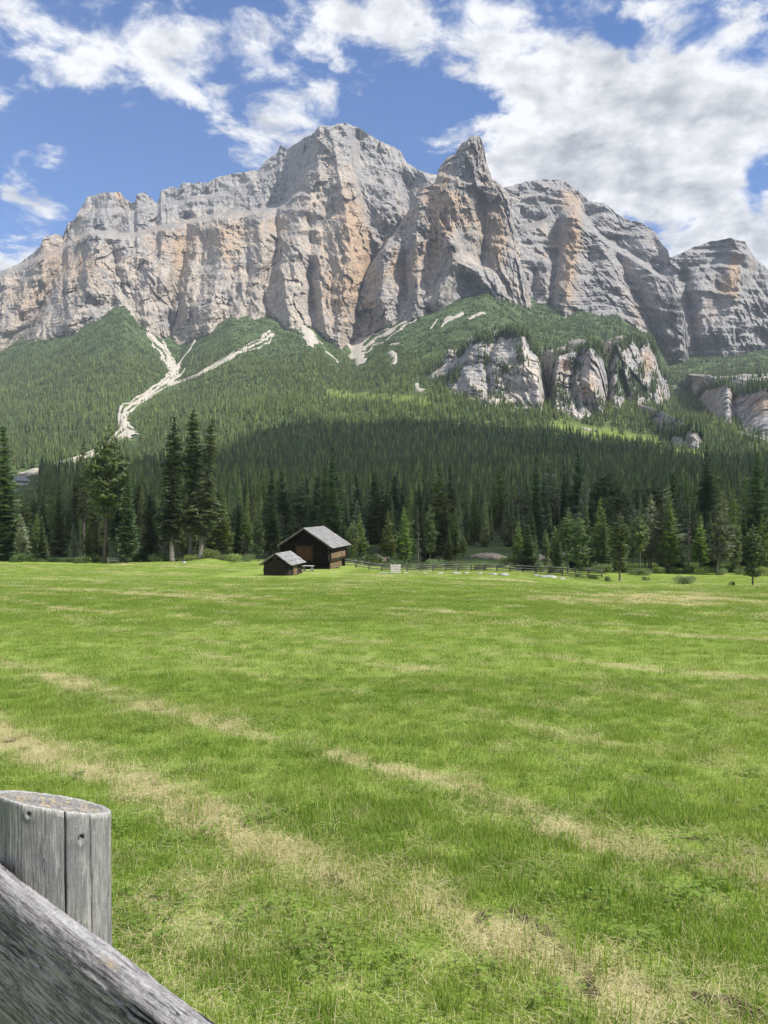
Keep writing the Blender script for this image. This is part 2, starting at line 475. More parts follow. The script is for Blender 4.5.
right_glade = sstep(560, 620, GPX) * (1 - sstep(143, 150, GY)) * (GY > 60)
woods = np.clip(woods - .8 * strip - right_glade, 0, 1)
tl = 1 - sstep(348, 372, GROW + 10 * perlin(GX / 60, GY / 60, 0, 9))
scrub = np.clip(tl, 0, 1) * (GY > 900)
gm = grid_mesh('ground', GX, GY, GZ, M_GROUND, True, True, dict(straw=straw_mask(GX, GY), soil=soil_mask(GX, GY), woods=woods, scrub=scrub))
link('ground', gm, kind='structure', label='green mown valley meadow rising to wooded slopes below the cliffs')

# ------------------------------------------------------------------ mountains
def rock_sheet(name, PX, ROW, D, feats, seed, mt, amp=1.0, tints=(), vegs=(), back=((12, -3), (50, -30), (150, -130), (420, -420)), warmth=None, spires=(), strata=1.0, fine=.9, veg0=-.6, top_fade=True, **props):
    """A rock wall: PX/ROW are its outline grid (row 0 = foot), D its depth in metres; relief is added in metres."""
    nv, nu = PX.shape
    X, Y, Z = at(PX, ROW, D)
    wx = 25 * perlin(X / 160, Z / 160, 1.5, seed + 90)
    u, w = X + wx + D * .35, Z
    disp = np.zeros_like(D)
    b1 = ridged(u / 210, w / 620, D * 0 + .31, 3, seed)
    b2 = ridged(u / 74, w / 190, .77 + 0 * D, 3, seed + 5)
    wy = 18 * perlin(X / 60, Z / 60, 4.5, seed + 93)
    b3 = ridged((u + wy) / 27, (w + wy) / 62, 1.3 + 0 * D, 4, seed + 11, .62)
    b4 = fbm(u / 8, w / 10, 2.1 + 0 * D, 4, seed + 21, .65)
    rough = np.clip(.75 + .9 * fbm(X / 200, Z / 130, 6.6, 2, seed + 95), .25, 1.5)
    b5 = ridged((u - wy) / 13, (w + wy) / 34, 3.7 + 0 * D, 3, seed + 15, .6)
    wq = 6 * perlin(X / 22, Z / 22, 9.5, seed + 96)
    f1 = facet(u + wq + wy, w + wq, 62, 150, seed + 31); f2 = facet(u + wq, w + wy * .6, 25, 58, seed + 32); f3 = facet(u + wq * .6, w + wq, 10.5, 19, seed + 33)
    disp -= amp * (70 * b1 + 42 * b2) + fine * rough * (15 * b3 + 5 * b5 + 2.5 * b4 + 17 * f1 + 10 * f2 + 4.2 * f3)
    # bedding: alternate steep bands and ledges
    zz = Z + 22 * perlin(X / 240, Z / 500, 3.3, seed + 40) + .10 * X
    for per, a in ((78, 30), (31, 13), (12, 4.5)):
        ph = zz / per + .7 * perlin(X / 120, Z / 120, per, seed + 44)
        fr = ph - np.floor(ph)
        disp += strata * a * (sstep(.55, 1, fr) - fr) * np.clip(.45 + 1.3 * perlin(X / 90, Z / 60, 5.5, seed + 47 + int(per)), 0, 1.2)
    for kind, line, wid, a in feats:
        ln = [(p[0], p[1]) for p in line]
        d, par = seg_dist(PX + 2.2 * perlin(X / 40, Z / 40, 8.8, seed + 60), ROW, ln)
        if kind == 'ridge': disp -= a * np.clip(1 - d / wid, 0, 1)
        elif kind == 'gully': disp += a * np.clip(1 - d / wid, 0, 1)**1.3
        elif kind == 'step':      # recess everything above the line
            x0, x1 = ln[0][0], ln[-1][0]
            rl = np.interp(PX, [p[0] for p in ln], [p[1] for p in ln]) + 2.5 * perlin(X / 45, 0, 4.4, seed + 70)
            fade = sstep(x0 - 12, x0 + 14, PX) * (1 - sstep(x1 - 14, x1 + 12, PX))
            disp += a * sstep(-wid, wid, rl - ROW) * fade
        elif kind == 'left':      # the part left of a near-vertical edge falls back
            r0, r1 = ln[0][1], ln[-1][1]
            xl = np.interp(ROW, [p[1] for p in ln], [p[0] for p in ln]) + 1.5 * perlin(0, Z / 30, 4.4, seed + 70)
            fade = sstep(r0 - 6, r0 + 8, ROW) * (1 - sstep(r1 - 8, r1 + 6, ROW))
            disp += a * sstep(0, wid, xl - PX) * fade * np.exp(-np.clip(xl - PX - wid, 0, None) / (wid * 2.5))
        elif kind == 'right':
            r0, r1 = ln[0][1], ln[-1][1]
            xl = np.interp(ROW, [p[1] for p in ln], [p[0] for p in ln]) + 1.5 * perlin(0, Z / 30, 4.4, seed + 70)
            fade = sstep(r0 - 6, r0 + 8, ROW) * (1 - sstep(r1 - 8, r1 + 6, ROW))
            disp += a * sstep(0, wid, PX - xl) * fade * np.exp(-np.clip(PX - xl - wid, 0, None) / (wid * 2.5))
    D2 = D + disp
    q = np.random.default_rng(seed + 1000)
    for (x0, x1, t0, t1, n, w0, w1, a0, a1) in spires:      # rock needles and ribs standing off the wall
        for _ in range(n):
            cx, ct, cw, ca = q.uniform(x0, x1), q.uniform(t0, t1), q.uniform(w0, w1), q.uniform(a0, a1)
            ln = q.uniform(35, 80); sl = q.normal(0, .10)
            cols = np.nonzero(np.abs(PX[nv // 2] - cx) < cw * 2 + 14)[0]
            if not len(cols): continue
            c0, c1 = cols[0], cols[-1] + 1
            r_ = ROW[:, c0:c1] - ct; p_ = PX[:, c0:c1] - cx - sl * r_ - .8 * np.sin(r_ * .35 + cx)
            ww = cw * (.28 + .72 * np.clip(r_ / ln, 0, 1)**.7)
            disp[:, c0:c1] -= ca * np.clip(1 - np.abs(p_) / ww, 0, 1)**.8 * sstep(-1.5, 2.5, r_) * (1 - .8 * sstep(.6 * ln, 1.3 * ln, r_))
    tint = np.zeros_like(D); veg = np.full_like(D, veg0)
    wm = np.full_like(D, .35) if warmth is None else warmth(PX, ROW)
    for (cx, cy, sx, sy, a) in tints: tint += a * np.exp(-((PX - cx) / sx)**2 - ((ROW - cy) / sy)**2)
    for (cx, cy, sx, sy, a) in vegs: veg += a * np.exp(-((PX - cx) / sx)**2 - ((ROW - cy) / sy)**2)
    X, Y, Z = at(PX, ROW, D2)
    for dy, dz in back:
        X = np.vstack([X, X[nv - 1:nv] * (1 + dy / 2500)]); Y = np.vstack([Y, Y[nv - 1:nv] + dy]); Z = np.vstack([Z, Z[nv - 1:nv] + dz])
        tint = np.vstack([tint, tint[nv - 1:nv]]); veg = np.vstack([veg, veg[nv - 1:nv]]); wm = np.vstack([wm, wm[nv - 1:nv]])
    me = grid_mesh(name, X, Y, Z, mt, True, False, dict(tint=tint, veg=veg, warm=wm))
    o = link(name, me, kind='structure', **props)
    return o, X, Y, Z, PX, ROW

def sky_wall(p0, p1, top, base, d0, d1, nv, gam=1.0, step=.75, jag=1.6, seed=0):
    px = np.arange(p0, p1 + .1, step)
    tp = top(px) + jag * fbm(px / 9, 0, .5, 4, seed + 300)
    bs = base(px)
    v = np.linspace(0, 1, nv)[:, None]
    PX = np.broadcast_to(px, (nv, len(px))).copy()
    ROW = bs + (tp - bs) * v
    a, b = (d(px) if callable(d) else np.full(len(px), d) for d in (d0, d1))
    D = a + (b - a) * v**gam
    return PX, ROW, D

# main massif
topA = poly([(-300, 330), (-120, 300), (-40, 285), (0, 272), (20, 263), (40, 247), (43, 238), (55, 233), (63, 236), (68, 222), (75, 220), (78, 212), (87, 198), (100, 192), (120, 193), (127, 200), (135, 202),
             (137, 194), (145, 192), (157, 203), (159, 199), (161, 190), (173, 187), (178, 189), (183, 183), (207, 183), (217, 177), (240, 172), (258, 170), (265, 162), (277, 153), (280, 145), (288, 148),
             (313, 133), (320, 125), (334, 125), (347, 123), (360, 128), (380, 142), (400, 150), (407, 163), (417, 170), (433, 175), (480, 182), (560, 200)])
PX, ROW, D = sky_wall(-200, 520, topA, lambda p: np.minimum(BASE(p) + 26, 384), 2060, poly([(-200, 2500), (60, 2560), (330, 2750), (520, 2800)]), 430, 1.15, step=.6, seed=1)
featsA = [
    ('step', [(-60, 300), (30, 262), (90, 232), (130, 236), (175, 224), (215, 216), (250, 212), (285, 204), (300, 190)], 3.5, 210),
    ('step', [(60, 215), (120, 210), (160, 206), (230, 192), (290, 160)], 3, 60),
    ('step', [(395, 155), (407, 166), (440, 178)], 3, 60),
    ('ridge', [(330, 128), (338, 165), (345, 205), (352, 250), (345, 300), (338, 345)], 26, 120),
    ('ridge', [(316, 135), (318, 180), (300, 230), (292, 290), (300, 335)], 20, 70),
    ('right', [(349, 130), (351, 170), (356, 200), (362, 250), (360, 300)], 10, 90),
    ('ridge', [(225, 218), (222, 260), (212, 300), (205, 330)], 15, 60),
    ('ridge', [(258, 222), (262, 262), (256, 300), (262, 330)], 14, 60),
    ('gully', [(276, 208), (278, 250), (262, 285), (270, 325)], 13, 75),
    ('gully', [(187, 222), (184, 260), (172, 300), (168, 340)], 12, 85),
    ('ridge', [(165, 228), (158, 262), (150, 300), (150, 335)], 18, 60),
    ('ridge', [(98, 250), (92, 290), (70, 325)], 20, 80),
    ('gully', [(112, 245), (118, 275), (128, 300)], 10, 60),
    ('ridge', [(110, 192), (106, 215), (98, 235)], 16, 70),
    ('gully', [(130, 198), (122, 215), (118, 232)], 8, 60),
    ('ridge', [(42, 240), (36, 275), (20, 310), (-5, 345)], 18, 80),
    ('gully', [(72, 222), (58, 265), (38, 310), (15, 350)], 12, 80),
    ('gully', [(410, 185), (400, 225), (378, 262), (362, 300), (356, 340)], 20, 100),
    ('ridge', [(240, 262), (243, 300), (235, 325)], 7, 40), ('ridge', [(280, 250), (285, 290), (290, 325)], 8, 45),
    ('ridge', [(318, 255), (322, 300), (326, 335)], 10, 50), ('gully', [(308, 215), (310, 260), (312, 310)], 9, 55),
]
tintsA = [(352, 225, 16, 34, .8), (368, 262, 14, 30, .7), (350, 290, 22, 30, .7), (330, 300, 14, 30, .4), (210, 240, 30, 18, .5), (160, 240, 22, 20, .5), (180, 262, 6, 24, .6), (90, 265, 18, 26, .5), (50, 260, 25, 28, .55), (20, 300, 30, 20, .4),
          (278, 225, 16, 16, .55), (128, 200, 10, 12, .4), (240, 228, 20, 12, .4), (325, 160, 20, 30, .25), (230, 262, 10, 16, .4), (320, 245, 10, 30, .3), (118, 196, 5, 8, .7)]
vegsA = [(245, 292, 18, 10, .75), (200, 318, 25, 8, .6), (232, 305, 16, 12, .5), (300, 312, 10, 8, .4), (60, 318, 30, 8, .35), (135, 308, 10, 5, .7), (270, 318, 22, 5, .5)]
stepA = poly([(-60, 300), (30, 262), (90, 232), (130, 236), (175, 224), (215, 216), (250, 212), (285, 204), (300, 180), (330, 150), (356, 150), (370, 240), (420, 240)])
rock_sheet('mountain', PX, ROW, D, featsA, 1, M_ROCK, .85, tintsA, vegsA, strata=.85, warmth=lambda p, r: .18 + .55 * sstep(-30, 30, r - stepA(p) + 26 * perlin(p / 22, r / 22, 0, 61)) + .35 * perlin(p / 30, r / 45, 0, 62),
           spires=[(60, 350, 232, 300, 95, 4, 9, 30, 70), (150, 350, 285, 330, 75, 2.5, 6, 20, 45), (-40, 130, 255, 330, 46, 3, 8, 24, 52), (300, 350, 140, 230, 16, 4, 8, 22, 45), (60, 300, 180, 225, 26, 3, 7, 10, 24)], label='broad grey and ochre massif with the highest summit')

# rock tower in front of it
Lf = poly([(135, 470.5), (142, 462), (154, 454.5), (157, 447), (168, 439), (183, 435.5), (188, 420), (211, 408.5), (230, 396), (240, 386), (258, 374), (280, 361), (303, 355), (332, 354), (380, 350)])
Rt = poly([(135, 480), (139, 482), (154, 485.5), (168, 489), (179, 492), (185, 502), (193, 507.5), (214, 513), (232, 515.5), (250, 516), (274, 526), (292, 530.5), (316, 536), (350, 545), (380, 555)])
nv, nu = 400, 330
v = np.linspace(0, 1, nv)[:, None]; u = np.linspace(0, 1, nu)[None, :]
rowc = 372 + (135.5 - 372) * v
ROW = rowc + 0 * u
jl = 1.2 * fbm(rowc / 7, 0, .5, 3, 400); jr = 1.2 * fbm(rowc / 7, 3, .5, 3, 420)
PX = Lf(rowc) + jl + (Rt(rowc) + jr - Lf(rowc) - jl) * u
ROW = ROW + (u - .5)**2 * 5 * sstep(.93, 1, v) + 1.3 * fbm(PX / 6, 0, .2, 3, 440) * sstep(.9, 1, v)
e = np.abs(2 * u - 1)
D = 1990 + (2330 - 1990) * v**.9 + 170 * e**3 * (1 - .65 * v) + 380 * np.clip((e - .96) / .04, 0, 1)**2 * (1 - .6 * v)
featsT = [
    ('ridge', [(468, 140), (462, 170), (452, 200), (446, 240), (440, 290), (436, 330)], 26, 60),
    ('ridge', [(480, 142), (486, 175), (500, 195), (505, 240), (512, 290), (520, 320)], 22, 55),
    ('gully', [(484, 190), (486, 230), (482, 262)], 14, 55),
    ('ridge', [(448, 243), (456, 262), (478, 272), (492, 290), (500, 310)], 14, 70),
    ('ridge', [(455, 240), (450, 275), (438, 300)], 12, 60),
    ('gully', [(408, 225), (404, 262), (406, 300)], 9, 55),
    ('ridge', [(420, 200), (416, 240), (418, 290), (412, 325)], 14, 60),
    ('ridge', [(385, 250), (382, 290), (385, 325)], 14, 50),
    ('step', [(430, 172), (455, 178), (492, 186)], 3, 40),
]
tintsT = [(442, 205, 14, 34, .8), (470, 215, 20, 26, .55), (432, 250, 12, 34, .6), (498, 225, 14, 30, .55), (395, 265, 14, 26, .5), (500, 255, 12, 20, .4), (412, 280, 12, 30, .45), (470, 152, 12, 14, .3), (425, 195, 12, 14, .4), (375, 290, 12, 30, .35)]
vegsT = [(456, 276, 8, 4, .8), (440, 318, 30, 6, .4)]
rock_sheet('mountain', PX, ROW, D, featsT, 41, M_ROCK, .55, tintsT, vegsT, strata=.7, warmth=lambda p, r: .42 + 0 * p, spires=[(365, 525, 190, 300, 60, 3.5, 8, 14, 36), (440, 500, 160, 200, 14, 2.5, 5, 8, 20), (380, 520, 290, 325, 34, 2.5, 5, 10, 24)], back=((10, -4), (40, -40), (120, -200)), label='sharp rock tower standing before the summit massif')

# right massif with its orange pillar
topC = poly([(440, 215), (480, 200), (505, 187), (520, 183), (536, 180), (558, 179), (570, 184), (584, 197), (589, 201), (604, 203), (617, 214), (629, 220), (644, 224), (656, 233), (660, 241), (668, 250), (676, 288), (685, 316), (689, 340), (691, 365), (694, 385)])
PX, ROW, D = sky_wall(450, 693, topC, lambda p: BASE(p) + 30, 2130, poly([(450, 2800), (570, 2820), (640, 2650), (668, 2480), (693, 2200)]), 340, 1.2, step=.6, seed=3)
D = D + 260 * np.clip((PX - 680) / 13, 0, 1)**2
featsC = [
    ('step', [(505, 236), (530, 226), (550, 218), (575, 208), (600, 236), (640, 262), (668, 280)], 4, 190),
    ('ridge', [(571, 212), (577, 240), (570, 275), (562, 322)], 15, 110),
    ('left', [(566, 214), (566, 240), (562, 280), (556, 325)], 9, 110),
    ('ridge', [(546, 266), (546, 295), (540, 325)], 9, 70),
    ('left', [(541, 268), (538, 300), (534, 325)], 6, 60),
    ('gully', [(560, 300), (557, 330)], 6, 60),
    ('gully', [(612, 240), (628, 280), (650, 320), (660, 345)], 12, 90),
    ('ridge', [(668, 276), (676, 310), (680, 350)], 16, 70), ('ridge', [(640, 240), (652, 275), (668, 310)], 14, 50),
    ('ridge', [(520, 200), (560, 190), (590, 205)], 10, 30),
]
tintsC = [(575, 235, 9, 30, 1.0), (568, 285, 7, 30, .8), (556, 245, 10, 14, .7), (572, 195, 14, 10, .5), (640, 310, 10, 22, .5), (667, 352, 10, 14, .8), (625, 270, 14, 8, .4), (560, 205, 14, 8, .35), (655, 300, 8, 16, .3), (535, 230, 10, 12, .25), (655, 240, 14, 10, .25)]
vegsC = [(668, 262, 8, 12, .55), (640, 332, 30, 8, .6), (600, 326, 30, 5, .5)]
rock_sheet('mountain', PX, ROW, D, featsC, 81, M_ROCK, .55, tintsC, vegsC, strata=1.9, warmth=lambda p, r: .12 + .25 * np.exp(-((p - 572) / 18)**2), spires=[(530, 690, 225, 310, 45, 3.5, 8, 12, 34), (640, 690, 290, 350, 14, 3, 6, 12, 26)], label='right hand grey massif with an orange pillar at its front')

# far right wall
topD = poly([(600, 300), (660, 262), (682, 253), (694, 246.5), (712, 241), (730, 238), (745, 241), (751, 252), (758, 261), (768, 269), (800, 280), (860, 300), (960, 330)])
PX, ROW, D = sky_wall(640, 930, topD, lambda p: BASE(p) + 30, 2220, 2520, 230, 1.1, jag=1.0, seed=5)
featsD = [('step', [(655, 285), (690, 282), (720, 262), (740, 266), (768, 300), (830, 310)], 3, 60), ('ridge', [(735, 242), (742, 262), (735, 300), (720, 330)], 18, 60),
          ('right', [(745, 242), (746, 270), (738, 300)], 10, 60), ('ridge', [(700, 285), (705, 330)], 15, 50), ('gully', [(684, 275), (692, 320), (696, 360)], 9, 70)]
tintsD = [(734, 275, 7, 24, 1.1), (724, 288, 10, 12, .7), (712, 305, 8, 14, .5), (752, 265, 6, 10, .5)]
vegsD = [(690, 250, 22, 5, .85), (725, 240, 24, 3, .7), (670, 265, 10, 8, .6)]
rock_sheet('mountain', PX, ROW, D, featsD, 121, M_ROCK, .45, tintsD, vegsD, strata=2.3, warmth=lambda p, r: .05 + 0 * p, spires=[(690, 800, 255, 340, 16, 4, 9, 10, 26)], label='flat topped grey rock wall at the right edge')

# lower rock bands on the slope, with wooded ledges
LEDGE = []      # places for trees on the ledges
def low_cliff(p0, p1, top, base, rise, seed, label, tints, vegs, ledge_row, feats=()):
    px = np.arange(p0, p1 + .1, .8)
    bd = np.array([hit(p, r) for p, r in zip(px[::6], base(px[::6]))])
    d0 = _smooth(np.interp(px, px[::6], bd), 14) - 5
    nv = 130
    v = np.linspace(0, 1, nv)[:, None]
    tp = top(px) + 2.2 * fbm(px / 10, 0, .5, 4, seed + 300)
    bs = base(px) + 10
    PX = np.broadcast_to(px, (nv, len(px))).copy(); ROW = bs + (tp - bs) * v
    edge = np.clip(np.minimum(PX - p0, p1 - PX) / 14, 0, 1)
    D = d0 + rise * v + 70 * (1 - edge)**2
    bk = [(60, None), (200, None), (420, None)]
    o, X, Y, Z, PXo, ROWo = rock_sheet('cliff', PX, ROW, D, feats, seed, M_ROCK2, .30, tints, vegs, strata=.6 if seed != 181 else .2, fine=.72 if seed != 181 else .4, warmth=lambda p, r: .35 + 0 * p, veg0=-.02,
                                back=((14, 3), (60, 14), (180, 42), (380, 78), (460, 60)), label=label)
    for k in range(nv - 12, nv + 4):
        LEDGE.append((X[k], Y[k], Z[k]))
    return X, Y, Z
TE = [(505, 345, 22, 10, .3), (565, 366, 6, 8, 1.1), (592, 385, 6, 20, .6), (615, 352, 8, 12, .6), (648, 362, 6, 16, .9), (470, 355, 14, 8, .4), (585, 392, 5, 12, .5)]
VE = [(455, 372, 8, 8, .6), (520, 352, 5, 12, .55), (486, 360, 5, 14, .5), (575, 375, 5, 16, .6), (620, 372, 5, 16, .6), (655, 385, 7, 9, .6), (505, 368, 8, 5, .5), (430, 388, 10, 6, .5), (590, 366, 8, 4, .45), (540, 404, 10, 6, .5), (543, 352, 10, 18, .6), (560, 392, 12, 10, .5), (600, 352, 10, 12, .4), (632, 384, 14, 14, .6), (500, 385, 14, 12, .5), (440, 380, 14, 8, .5), (575, 350, 16, 5, .4), (530, 366, 8, 8, .4), (478, 392, 10, 6, .5)]
lcE1 = low_cliff(410, 549, poly([(410, 393), (420, 382), (430, 371), (440, 366), (450, 353), (462, 352), (470, 342), (482, 336), (490, 338), (502, 329), (514, 332), (524, 329), (532, 345), (538, 352), (543, 376), (549, 402)]),
                 poly([(410, 394), (440, 396), (480, 400), (529, 411), (549, 414)]), 190, 161, 'grey rock outcrop broken by trees, left one of the band below the pillar', TE, VE, 330,
                 [('ridge', [(520, 332), (526, 365), (545, 395)], 14, 40), ('ridge', [(475, 345), (462, 365), (470, 385)], 12, 25), ('gully', [(498, 336), (485, 360), (490, 395)], 7, 24), ('gully', [(455, 355), (444, 390)], 8, 20)])
lcE2 = low_cliff(547, 611, poly([(547, 398), (552, 378), (556, 353), (564, 356), (572, 349), (582, 351), (590, 341), (599, 345), (604, 362), (611, 396)]), poly([(547, 410), (574, 415), (611, 411)]), 160, 171,
                 'ochre rock outcrop in the middle of the band below the pillar', TE, VE, 330, [('ridge', [(560, 352), (552, 405)], 7, 25), ('ridge', [(592, 345), (590, 385), (600, 410)], 9, 30), ('gully', [(580, 350), (571, 380), (577, 412)], 6, 24)])
lcE3 = low_cliff(605, 673, poly([(605, 390), (610, 362), (617, 345), (624, 347), (632, 337), (642, 341), (648, 341), (655, 352), (660, 371), (666, 378), (673, 402)]), poly([(605, 408), (640, 404), (673, 407)]), 160, 176,
                 'warm grey rock outcrop at the right end of the band below the pillar', TE, VE, 330, [('ridge', [(645, 340), (640, 370)], 9, 30), ('gully', [(627, 345), (620, 375), (628, 405)], 6, 24)])
lcG = low_cliff(664, 706, poly([(664, 446), (672, 436), (680, 432), (684, 435), (690, 427), (698, 434), (706, 445)]), poly([(664, 442), (690, 447), (706, 449)]), 50, 191,
                'small grey crag in the wood under the right rock band', [], [(684, 440, 5, 6, .5)], 330)
lcF = low_cliff(696, 900, poly([(696, 402), (704, 390), (716, 384), (728, 382), (734, 392), (768, 386), (900, 380)]), poly([(696, 410), (715, 420), (735, 428), (768, 440), (900, 450)]), 200, 181,
                'small ochre rock step at the right edge', [(760, 402, 16, 12, .8), (735, 396, 5, 14, .6), (712, 400, 8, 10, .3)], [(720, 384, 14, 3, .5), (705, 410, 6, 8, .3)], 380,
                [('gully', [(732, 384), (736, 425)], 6, 40)])

# ------------------------------------------------------------------ pale scree gullies on the slope
GUL = [
    ([(149, 333), (158, 344), (166, 354), (171, 364), (174, 373), (168, 381), (160, 387), (146, 397), (132, 405), (124, 411), (122, 420), (126, 430), (134, 436)], [6, 8, 9, 7, 7, 7, 6, 5, 6, 8, 8, 9, 10]),
    ([(126, 431), (112, 443), (100, 450), (85, 459), (66, 464), (51, 468), (34, 473), (20, 477)], [7, 5, 5, 5, 4, 4, 3, 3]),
    ([(195, 340), (190, 350), (183, 358), (178, 366), (174, 373)], [3, 3, 4, 4, 4]),
    ([(185, 369), (182, 374), (172, 381), (166, 386)], [3, 4, 5, 4]),
    ([(272, 334), (262, 342), (248, 348), (237, 353), (217, 365), (196, 376), (169, 386)], [8, 6, 4, 3, 3, 2, 2]),
    ([(301, 324), (306, 331), (312, 337), (309, 347)], [7, 13, 16, 6]),
    ([(348, 334), (354, 345), (360, 356), (360, 366)], [14, 27, 20, 9]),
    ([(424, 311), (408, 320), (392, 330), (380, 337), (368, 344), (362, 352)], [5, 8, 8, 8, 9, 9]),
    ([(462, 313), (455, 318), (446, 322), (441, 328)], [7, 9, 7, 3]), ([(482, 313), (475, 316), (468, 320)], [6, 6, 3]), ([(437, 320), (430, 330)], [2, 2]),
    ([(416, 384), (418, 390), (424, 392)], [5, 8, 5]), ([(390, 352), (396, 358), (393, 366)], [8, 9, 5]),
    ([(547, 374), (556, 388), (566, 405), (574, 412), (582, 420)], [3, 4, 5, 5, 4]), ([(511, 384), (516, 392), (521, 399)], [2, 4, 3]),
    ([(583, 429), (590, 431), (597, 432)], [3, 5, 3]), ([(738, 433), (752, 437), (772, 443)], [2, 4, 4]),
    ([(130, 314), (134, 316)], [5, 4]), ([(326, 352), (334, 358), (339, 364)], [3, 3, 2]), ([(400, 344), (390, 345)], [3, 3]), ([(669, 386), (680, 389)], [3, 3]),
]
def ribbon(line, wid, seed):
    L = np.array(line, float); n = len(L)
    t = np.linspace(0, n - 1, max(8, int(np.hypot(*np.diff(L, axis=0).T).sum() / 1.2)))
    cx = np.interp(t, range(n), L[:, 0]); cy = np.interp(t, range(n), L[:, 1]); w = np.interp(t, range(n), wid)
    dep = np.array([hit(a, b, 300) for a, b in zip(cx, cy)])
    dep = _smooth(dep, 2)
    X = cx * 0; xc = at(cx, cy, dep)[0]
    P = np.stack([xc, dep], 1)
    dv = np.gradient(P, axis=0); nn = np.stack([-dv[:, 1], dv[:, 0]], 1)
    # width measured across the picture-like plane: mostly sideways, in metres
    half = w / F * dep * .5
    s = np.linspace(-1, 1, 11)
    rw = np.array([np.clip(1 + .9 * fbm(t * 1.1, k, .3, 4, seed, .65), .2, 2) for k in (0, 5)])
    XX = np.zeros((len(t), 11)); YY = XX.copy()
    ang = np.hypot(nn[:, 0], nn[:, 1]) + 1e-9
    nx, ny = nn[:, 0] / ang, nn[:, 1] / ang
    for j, q in enumerate(s):
        hw = half * (rw[0] if q < 0 else rw[1]) * abs(q) * np.sign(q)
        k = 1 + 1.2 * np.abs(ny)      # ground falls away obliquely: widen where the band runs across the slope
        XX[:, j] = P[:, 0] + nx * hw * k; YY[:, j] = P[:, 1] + ny * hw * k
    ZZ = ground(XX, YY) + 2.2 - 3.4 * np.abs(s)**3 + .8 * perlin(XX / 6, YY / 6, 0, seed)
    return XX, YY, ZZ
for k, (ln, wd) in enumerate(GUL):
    wd = np.array(wd) * 1.3
    L = np.array(ln, float); n = max(len(L), int(np.hypot(*np.diff(L, axis=0).T).sum() / 4) + 2)
    t = np.linspace(0, len(L) - 1, n); cx, cy, w = [np.interp(t, range(len(L)), a) for a in (L[:, 0], L[:, 1], wd)]
    nx, ny = -np.gradient(cy), np.gradient(cx); q = np.hypot(nx, ny) + 1e-9; nx, ny = nx / q, ny / q
    for side, sc, kk in ((0, .62, 0), (.42, .34, 1), (-.42, .30, 2)):
        if kk and (w.max() < 3.5 or np.hypot(*np.diff(L, axis=0).T).sum() < 45): continue
        off = (w * side * (1 + .8 * fbm(t * 1.3, kk, .5, 2, 540 + k)) + .25 * w * fbm(t * 1.9, kk, .9, 2, 560 + k)) * (np.hypot(*np.diff(L, axis=0).T).sum() >= 45)
        ww = w * sc * np.clip(.85 + 1.3 * fbm(t * 1.5, kk, .2, 3, 580 + k), .12 if kk else .45, 1.5)
        X, Y, Z = ribbon(np.stack([cx + nx * off, cy + ny * off], 1), ww, 500 + k * 3 + kk)
        link('scree_path', grid_mesh('scree_path', X, Y, Z - .25 * kk, M_SCREE), kind='structure')

